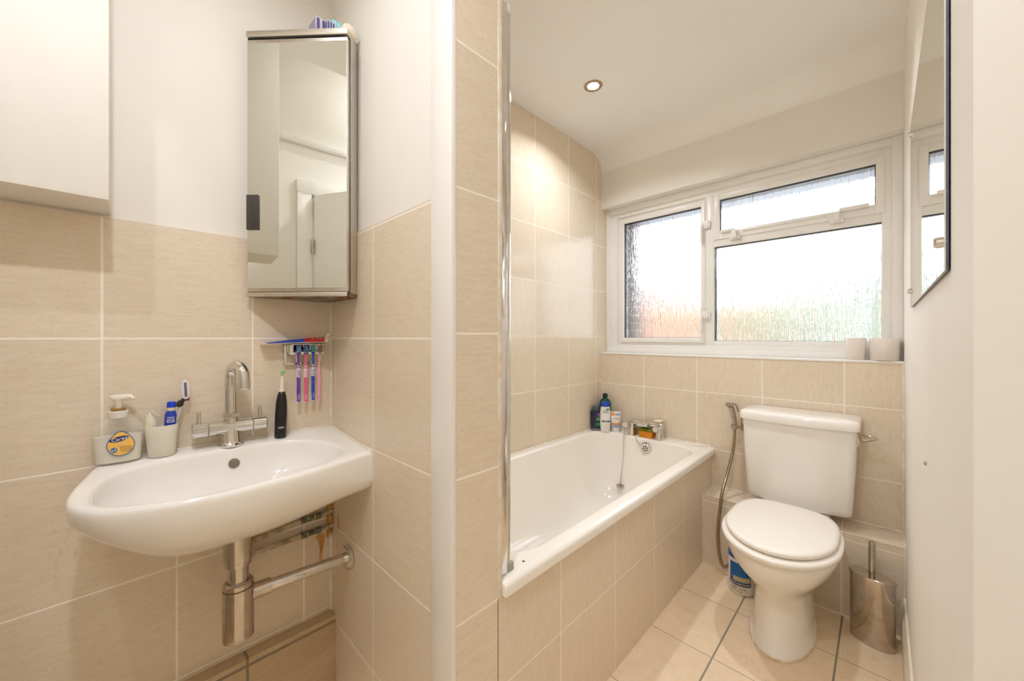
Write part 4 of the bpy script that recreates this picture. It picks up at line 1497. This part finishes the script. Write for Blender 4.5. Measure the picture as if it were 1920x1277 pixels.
for s0, d0 in ((0.075, -0.045), (0.262, -0.030)):
    b = B().box((s0, d0 - 0.016, 1.3215), (s0 + 0.035, d0, 1.3245), 0.001, M=Mc)
    obj('rust_patch', b, RUSTO, bp_)
b = B().box((0.001, -0.017, 1.339), (LN - 0.0015, -0.0005, 2.105), 0.001, M=Mc)
dr = obj('door', b, SATIN, cab)
b = B().box((0.0035, -0.001, 1.3505), (LN - 0.0030, 0.0012, 2.0935), 0.0, M=Mc)
obj('mirror_glass', b, MIRROR, dr)
b = B()
b.box((LN - 0.004, -0.0188, 1.337), (LN - 0.0012, -0.0150, 2.112), 0, M=Mc)
b.box((0.0, -0.019, 2.1045), (LN - 0.012, -0.004, 2.1122), 0, M=Mc)
b.box((0.0, -0.019, 1.3368), (LN - 0.012, -0.004, 1.3392), 0, M=Mc)
obj('door_gap', b, BLACK, cs)
b = B().box((0.0030, 0.0010, 1.527), (0.0385, 0.0065, 1.632), 0.0006, M=Mc)
obj('finger_pull', b, DARKG, dr)
# clutter on top of the cabinet
ct0 = 2.1315


def packet(name, label, cat, c, dims, rot, m, m2):
    Mp = Matrix.Translation(c) @ Matrix.Rotation(rot, 4, 'Z')
    r0 = thing(name, label, cat, c)
    b = B().box((-dims[0] / 2, -dims[1] / 2, 0), (dims[0] / 2, dims[1] / 2, dims[2]), 0.001, M=Mp)
    o = obj('carton', b, m, r0)
    b = B()
    n_ = 5
    for k in range(n_):
        u0 = -dims[0] / 2 + dims[0] * (k + 0.2) / n_
        b.box((u0, -dims[1] / 2 - 0.0005, 0.004), (u0 + dims[0] / n_ * 0.45, dims[1] / 2 + 0.0005, dims[2] - 0.004), 0, M=Mp)
    for k in range(3):
        u0 = -dims[1] / 2 + dims[1] * (k + 0.2) / 3
        b.box((-dims[0] / 2 - 0.0005, u0, 0.004), (dims[0] / 2 + 0.0005, u0 + dims[1] / 3 * 0.5, dims[2] - 0.004), 0, M=Mp)
    obj('printed_panel', b, m2, o)


packet('medicine_box', 'white and purple printed carton on top of the mirror cabinet', 'box', (-1.272, 0.437, ct0), (0.055, 0.050, 0.058), YAW - 0.75, plain('white_carton', (214, 210, 222)), plain('purple_carton_print', (106, 92, 150)))
packet('cyan_box', 'small pale cyan carton beside the purple carton on the cabinet', 'box', (-1.226, 0.470, ct0), (0.03, 0.04, 0.050), YAW - 0.75, plain('cyan_carton', (150, 220, 228)), plain('pale_cyan_print', (186, 232, 240)))
packet('navy_box', 'tiny navy and white carton at the right on top of the cabinet', 'box', (-1.210, 0.442, ct0), (0.022, 0.022, 0.030), YAW - 0.75, plain('white_small_carton', (206, 204, 224)), plain('navy_carton_print', (60, 62, 120)))
b = B()
t_ = bmesh.new()
bmesh.ops.create_icosphere(t_, subdivisions=3, radius=0.03)
for v in t_.verts:
    v.co = Vector((v.co.x * 0.75, v.co.y * 0.75, v.co.z * 0.66)) * (1 + 0.25 * noise.noise(v.co * 50))
    v.co += Vector((-1.188, 0.488, ct0 + 0.017))
    v.co.z = max(v.co.z, ct0 + 0.0003)
b.merge(t_)
o = obj('cotton_wool', b, plain('cotton', (248, 236, 214), 0.9), loc=(-1.188, 0.488, ct0))
tag(o, 'crumpled cream cotton wool on the right corner of the cabinet top', 'cotton wool')

# ------------------------------------------------------------------ toilet
TX = -0.297
wc = thing('toilet', 'white close coupled toilet with closed lid under the window', 'toilet', (TX, 1.9, 0.0))


def egg(hw, yf, yb, z, n=48, pf=1.0, pb=0.55, split=0.5):
    yc = yf + (yb - yf) * split
    r = []
    for i in range(n):
        a = 2 * PI * i / n
        c_, s_ = math.cos(a), math.sin(a)
        p = pf if s_ < 0 else pb
        x = hw * math.copysign(abs(c_) ** p, c_)
        y = yc + ((yc - yf) if s_ < 0 else (yb - yc)) * math.copysign(abs(s_) ** p, s_)
        r.append(Vector((TX + x, y, z)))
    return r


b = B()
rows = [(0.0, 0.106, 1.690, 2.115), (0.010, 0.106, 1.690, 2.115), (0.014, 0.102, 1.696, 2.112), (0.06, 0.098, 1.714, 2.11), (0.13, 0.094, 1.728, 2.11), (0.19, 0.095, 1.727, 2.11), (0.225, 0.103, 1.708, 2.11),
        (0.26, 0.124, 1.672, 2.11), (0.295, 0.147, 1.634, 2.112), (0.33, 0.166, 1.606, 2.115), (0.365, 0.180, 1.588, 2.12), (0.392, 0.187, 1.580, 2.12), (0.402, 0.186, 1.581, 2.12), (0.406, 0.180, 1.588, 2.115)]
b.loft([egg(hw, yf, yb, z, pb=0.6) for z, hw, yf, yb in rows])
pan = obj('pan', b, CERA, wc, sharp=60)
b = B().box((TX - 0.13, 2.05, 0.375), (TX + 0.13, 2.325, 0.4145), 0.012, 3)
obj('cistern_shelf', b, CERA, pan)
b = B().loft([egg(hw, yf, yb, z, pb=0.6) for z, hw, yf, yb in ((0.0, 0.110, 1.685, 2.12), (0.004, 0.110, 1.685, 2.12), (0.009, 0.105, 1.691, 2.118))])
obj('floor_sealant', b, mat('grubby_sealant', (228, 214, 190), 0.5, col2=(206, 176, 136), noise_amt=0.15, noise_scale=40), pan)
b = B()
b.loft([egg(hw, yf, yb, z, pb=0.7) for z, hw, yf, yb in ((0.4065, 0.190, 1.570, 2.105), (0.409, 0.1945, 1.565, 2.107), (0.420, 0.196, 1.563, 2.108), (0.426, 0.194, 1.566, 2.107), (0.428, 0.186, 1.575, 2.10))])
obj('seat', b, PLAST, wc, sharp=60)
b = B()
b.loft([egg(hw, yf, yb, z, pb=0.62) for z, hw, yf, yb in ((0.4285, 0.174, 1.602, 2.092), (0.4330, 0.174, 1.602, 2.092), (0.4350, 0.181, 1.590, 2.097), (0.444, 0.1825, 1.588, 2.098), (0.4495, 0.179, 1.593, 2.095), (0.4520, 0.164, 1.612, 2.08), (0.4530, 0.11, 1.69, 2.02))])
obj('lid', b, PLAST, wc, sharp=60)
for sx_ in (-0.075, 0.075):
    b = B().tube([(TX + sx_ - 0.02, 2.112, 0.428), (TX + sx_ + 0.02, 2.112, 0.428)], 0.011, 16)
    obj('hinge', b, PLAST, wc)


def cis(hw, yf, z, yb=2.334, bow=0.022, r=0.03, n=10):
    pts = []
    x0 = TX + 0.008
    for cx_, a0 in ((x0 + hw - r, -PI / 2), (x0 - hw + r, PI)):
        if a0 == PI:
            continue
    # back right, front right corner, bowed front, front left corner, back left
    pts.append(Vector((x0 + hw, yb, z)))
    for i in range(n + 1):
        a = PI / 2 * i / n
        pts.append(Vector((x0 + hw - r + r * math.cos(a), yf + bow + r - r * math.sin(a), z)))
    for i in range(1, 16):
        u = 1 - 2 * i / 16
        pts.append(Vector((x0 + (hw - r) * u, yf + bow * abs(u) ** 2.2, z)))
    for i in range(n + 1):
        a = PI / 2 + PI / 2 * i / n
        pts.append(Vector((x0 - hw + r + r * math.cos(a), yf + bow + r - r * math.sin(a), z)))
    pts.append(Vector((x0 - hw, yb, z)))
    return pts


b = B()
b.loft([cis(0.172, 2.180, 0.4145), cis(0.186, 2.160, 0.418), cis(0.194, 2.148, 0.428), cis(0.197, 2.143, 0.45), cis(0.206, 2.130, 0.62), cis(0.212, 2.122, 0.80)])
obj('cistern', b, CERA, wc, sharp=50)
b = B()
b.loft([cis(0.2165, 2.116, 0.8005), cis(0.2215, 2.110, 0.8035), cis(0.2225, 2.109, 0.812), cis(0.2225, 2.109, 0.832), cis(0.219, 2.114, 0.841), cis(0.208, 2.126, 0.8455), cis(0.15, 2.19, 0.847)])
obj('cistern_lid', b, CERA, wc, sharp=50)
lx = TX + 0.008 + 0.2125
b = B().tube([(lx - 0.004, 2.20, 0.765), (lx + 0.003, 2.20, 0.765), (lx + 0.006, 2.20, 0.765)], [0.017, 0.017, 0.014], 20)
b.box((lx - 0.003, 2.185, 0.735), (lx + 0.004, 2.213, 0.768), 0.003)
bs = obj('lever_boss', b, plain('cream_boss', (236, 226, 206)), wc)
b = B()
b.tube([(lx + 0.004, 2.20, 0.766), (lx + 0.016, 2.20, 0.768)], 0.009, 16)
lv = []
for k, (dx, hz, hy) in enumerate(((0.006, 0.012, 0.009), (0.016, 0.017, 0.009), (0.030, 0.016, 0.008), (0.046, 0.011, 0.006), (0.060, 0.005, 0.004), (0.068, 0.001, 0.002))):
    c_ = Vector((lx + dx, 2.196 - dx * 0.45, 0.770 + dx * 0.22))
    lv.append([c_ + Vector((0.3 * hy * math.cos(a), hy * math.cos(a), hz * math.sin(a))) for a in [2 * PI * i / 16 for i in range(16)]])
b.loft(lv)
obj('flush_lever', b, STEEL, wc)

# bidet sprayer on the wall
sy_ = 2.300
spx = thing('bidet_sprayer', 'brushed nickel hand sprayer and hose on the wall beside the cistern', 'sprayer', (-0.57, sy_, 0.72))
b = B()
b.box((-0.546, 2.325, 0.700), (-0.528, YW - 0.0005, 0.775), 0.003)
b.tube([(-0.537, 2.332, 0.722), (-0.545, 2.308, 0.722), (-0.570, 2.298, 0.722)], 0.008, 12)
b.tube([(-0.5725, sy_, 0.709), (-0.5715, sy_, 0.733)], 0.0145, 20)
obj('wall_bracket', b, BRUSHED, spx)
b = B()
b.tube(smooth_pts([(-0.571, sy_, 0.706), (-0.5695, sy_, 0.735), (-0.575, sy_ - 0.003, 0.78), (-0.582, sy_ - 0.006, 0.812), (-0.586, sy_ - 0.010, 0.828)], 5), [0.0085 + 0.0045 * min(1, i / 16) for i in range(21)], 18)
b.tube([(-0.580, sy_ - 0.004, 0.832), (-0.598, sy_ - 0.020, 0.838), (-0.604, sy_ - 0.025, 0.839)], [0.012, 0.0125, 0.010], 18)
hd_ = obj('spray_head', b, BRUSHED, spx)
b = B().tube(smooth_pts([(-0.584, sy_ - 0.002, 0.842), (-0.568, sy_ + 0.008, 0.838), (-0.560, sy_ + 0.012, 0.820), (-0.556, sy_ + 0.012, 0.800)], 5), [0.0045] * 16, 10)
obj('trigger', b, BRUSHED, hd_)
HOSE = mat('ribbed_hose', (176, 160, 138), 0.35, 0.9, col2=(150, 134, 112), noise_amt=0.2, noise_scale=200, stretch=(0.1, 0.1, 3))
hp_ = smooth_pts([(-0.571, sy_, 0.708), (-0.570, sy_ - 0.005, 0.66), (-0.577, 2.28, 0.576), (-0.590, 2.235, 0.47), (-0.594, 2.165, 0.40), (-0.600, 2.142, 0.30), (-0.606, 2.136, 0.20), (-0.600, 2.132, 0.10), (-0.582, 2.125, 0.045), (-0.56, 2.12, 0.05), (-0.50, 2.13, 0.12), (-0.45, 2.15, 0.20)], 8)
b = B().tube(hp_, [0.0072 + 0.0006 * (i % 2) for i in range(len(hp_))], 12)
obj('hose', b, HOSE, spx)

# toilet brush
bc = (-0.030, 2.062, 0.0005)
tb = thing('toilet_brush', 'oval polished steel toilet brush holder standing on the floor by the right wall', 'toilet brush', bc)
BRT = math.radians(-14)
pf = [(0.0, 0.066, 0.036), (0.004, 0.0675, 0.0375), (0.255, 0.0675, 0.0375), (0.256, 0.066, 0.036)]
b = B().loft([oval(bc[0], bc[1], a, d, bc[2] + z, n=48, rot=BRT) for z, a, d in pf])
obj('holder', b, STEEL, tb)
b = B().loft([oval(bc[0], bc[1], a, d, bc[2] + z, n=48, rot=BRT) for z, a, d in ((0.254, 0.0690, 0.039), (0.255, 0.0705, 0.0405), (0.263, 0.0705, 0.0405), (0.265, 0.0690, 0.039), (0.2655, 0.05, 0.025))])
obj('lid', b, STEEL, tb)
b = B().tube([(bc[0], bc[1], z) for z in (0.262, 0.286, 0.2865, 0.2885, 0.289, 0.392, 0.395)], [0.0098, 0.0098, 0.009, 0.009, 0.0105, 0.0105, 0.009], 24)
obj('handle', b, STEEL, tb)

# wipes tub behind the toilet
wcx = (-0.480, 2.050, 0.0005)
wt = thing('wipes_tub', 'white tub of bathroom wipes with blue label on the floor behind the toilet', 'tub', wcx)
b = B().tube([(wcx[0], wcx[1], z + 0.0005) for z in (0.0, 0.004, 0.012, 0.16, 0.165)], [0.048, 0.0515, 0.053, 0.053, 0.050], 40)
tbod = obj('tub', b, plain('white_tub', (238, 232, 222), 0.3), wt)
b = B().tube([(wcx[0], wcx[1], z) for z in (0.165, 0.167, 0.185, 0.188)], [0.052, 0.054, 0.054, 0.048], 40)
obj('lid', b, plain('blue_tub_lid', (36, 96, 168), 0.3), wt)
wa = math.atan2(0 - wcx[1], 0 - wcx[0]) - 0.25


def wfn(u, v, wv):
    th = wa + u / 0.053
    r = 0.0535 + wv
    return Vector((wcx[0] + r * math.cos(th), wcx[1] + r * math.sin(th), wcx[2] + v))


def band(b, u0, u1, z0, z1, wv, n=16):
    g = [[b.bm.verts.new(wfn(u0 + (u1 - u0) * i / n, z, wv)) for i in range(n + 1)] for z in (z0, z1)]
    for i in range(n):
        b.face((g[0][i], g[0][i + 1], g[1][i + 1], g[1][i]))


b = B()
band(b, -0.040, 0.055, 0.062, 0.150, 0.0)
obj('label_panel', b, plain('label_bright_blue', (26, 104, 176)), tbod)
b = B()
band(b, -0.022, 0.050, 0.066, 0.088, 0.0004)
obj('label_patch', b, plain('label_cream', (200, 184, 150)), tbod)
b = B()
band(b, -0.040, 0.055, 0.046, 0.063, 0.0004)
obj('label_band', b, plain('label_navy_band', (34, 36, 88)), tbod)
b = B()
text_into(b, 'BATHROOM', 0.0155, lambda p_, q_, r_: wfn(p_ - 0.036, 0.0545 + q_, 0.001 + r_), align='LEFT', depth=0.0002)
obj('lettering', b, WHITE, tbod)
b = B()
text_into(b, '100', 0.019, lambda p_, q_, r_: wfn(p_ - 0.034, 0.034 + q_, 0.0006 + r_), align='LEFT', depth=0.0002)
text_into(b, 'cleaning', 0.0085, lambda p_, q_, r_: wfn(p_ + 0.002, 0.034 + q_, 0.0006 + r_), align='LEFT', depth=0.0002)
text_into(b, 'wipes for surfaces', 0.007, lambda p_, q_, r_: wfn(p_ - 0.034, 0.021 + q_, 0.0006 + r_), align='LEFT', depth=0.0002)
obj('lettering', b, plain('dark_tub_print', (60, 48, 60)), tbod)

# two white pots on the sill
zS = 1.0985
c1_ = (-0.088, 2.375, zS)
b = B().lathe([(0.0005, 0), (0.029, 0), (0.0305, 0.002), (0.0375, 0.098), (0.0365, 0.0995), (0.0345, 0.098), (0.028, 0.006), (0.0005, 0.006)], c1_, 36)
o = obj('tumbler', b, plain('milk_white_tumbler', (238, 230, 222), 0.25), loc=c1_, sharp=50)
tag(o, 'small tapered white tumbler on the window sill, left of the wider pot', 'tumbler')
c2_ = (0.006, 2.372, zS)
b = B().lathe([(0.0005, 0), (0.046, 0), (0.048, 0.002), (0.0515, 0.096), (0.050, 0.0985), (0.0475, 0.097), (0.045, 0.075), (0.0005, 0.075)], c2_, 40)
o = obj('candle_pot', b, plain('milk_white_pot', (238, 229, 220), 0.25), loc=c2_, sharp=50)
tag(o, 'wide white pot in the right corner of the window sill', 'pot')

# frameless mirror on the right wall
my0, my1, mz0, mz1 = 0.781, 1.674, 1.291, 1.834
wm = thing('wall_mirror', 'large frameless rectangular mirror clipped to the right wall', 'mirror', (XR, 1.2, mz0))
b = B().box((XR - 0.0045, my0, mz0), (XR - 0.0018, my1, mz1))
bk_ = obj('backing', b, mat('mirror_edge', (92, 98, 112), 0.3, col2=(78, 84, 96), noise_amt=0.2), wm)
b = B().box((XR - 0.0062, my0 + 0.0005, mz0 + 0.0005), (XR - 0.0044, my1 - 0.0005, mz1 - 0.0005))
obj('mirror_glass', b, MIRROR, wm)
for y, z in ((my1 - 0.012, 1.812), (my1 - 0.012, 1.340), (my0 + 0.06, 1.340), (my0 + 0.06, 1.812)):
    b = B()
    b.tube([(XR - 0.0058, y, z), (XR - 0.010, y, z), (XR - 0.0125, y, z)], [0.008, 0.008, 0.006], 18)
    obj('clip', b, CHROME, wm)
b = B().tube([(XR - 0.0005, 1.17, 0.937), (XR - 0.004, 1.17, 0.937)], 0.004, 12)
o = obj('wall_plug', b, BRUSHED, loc=(XR, 1.17, 0.937))
tag(o, 'tiny grey screw head left in the right wall below the mirror', 'screw')
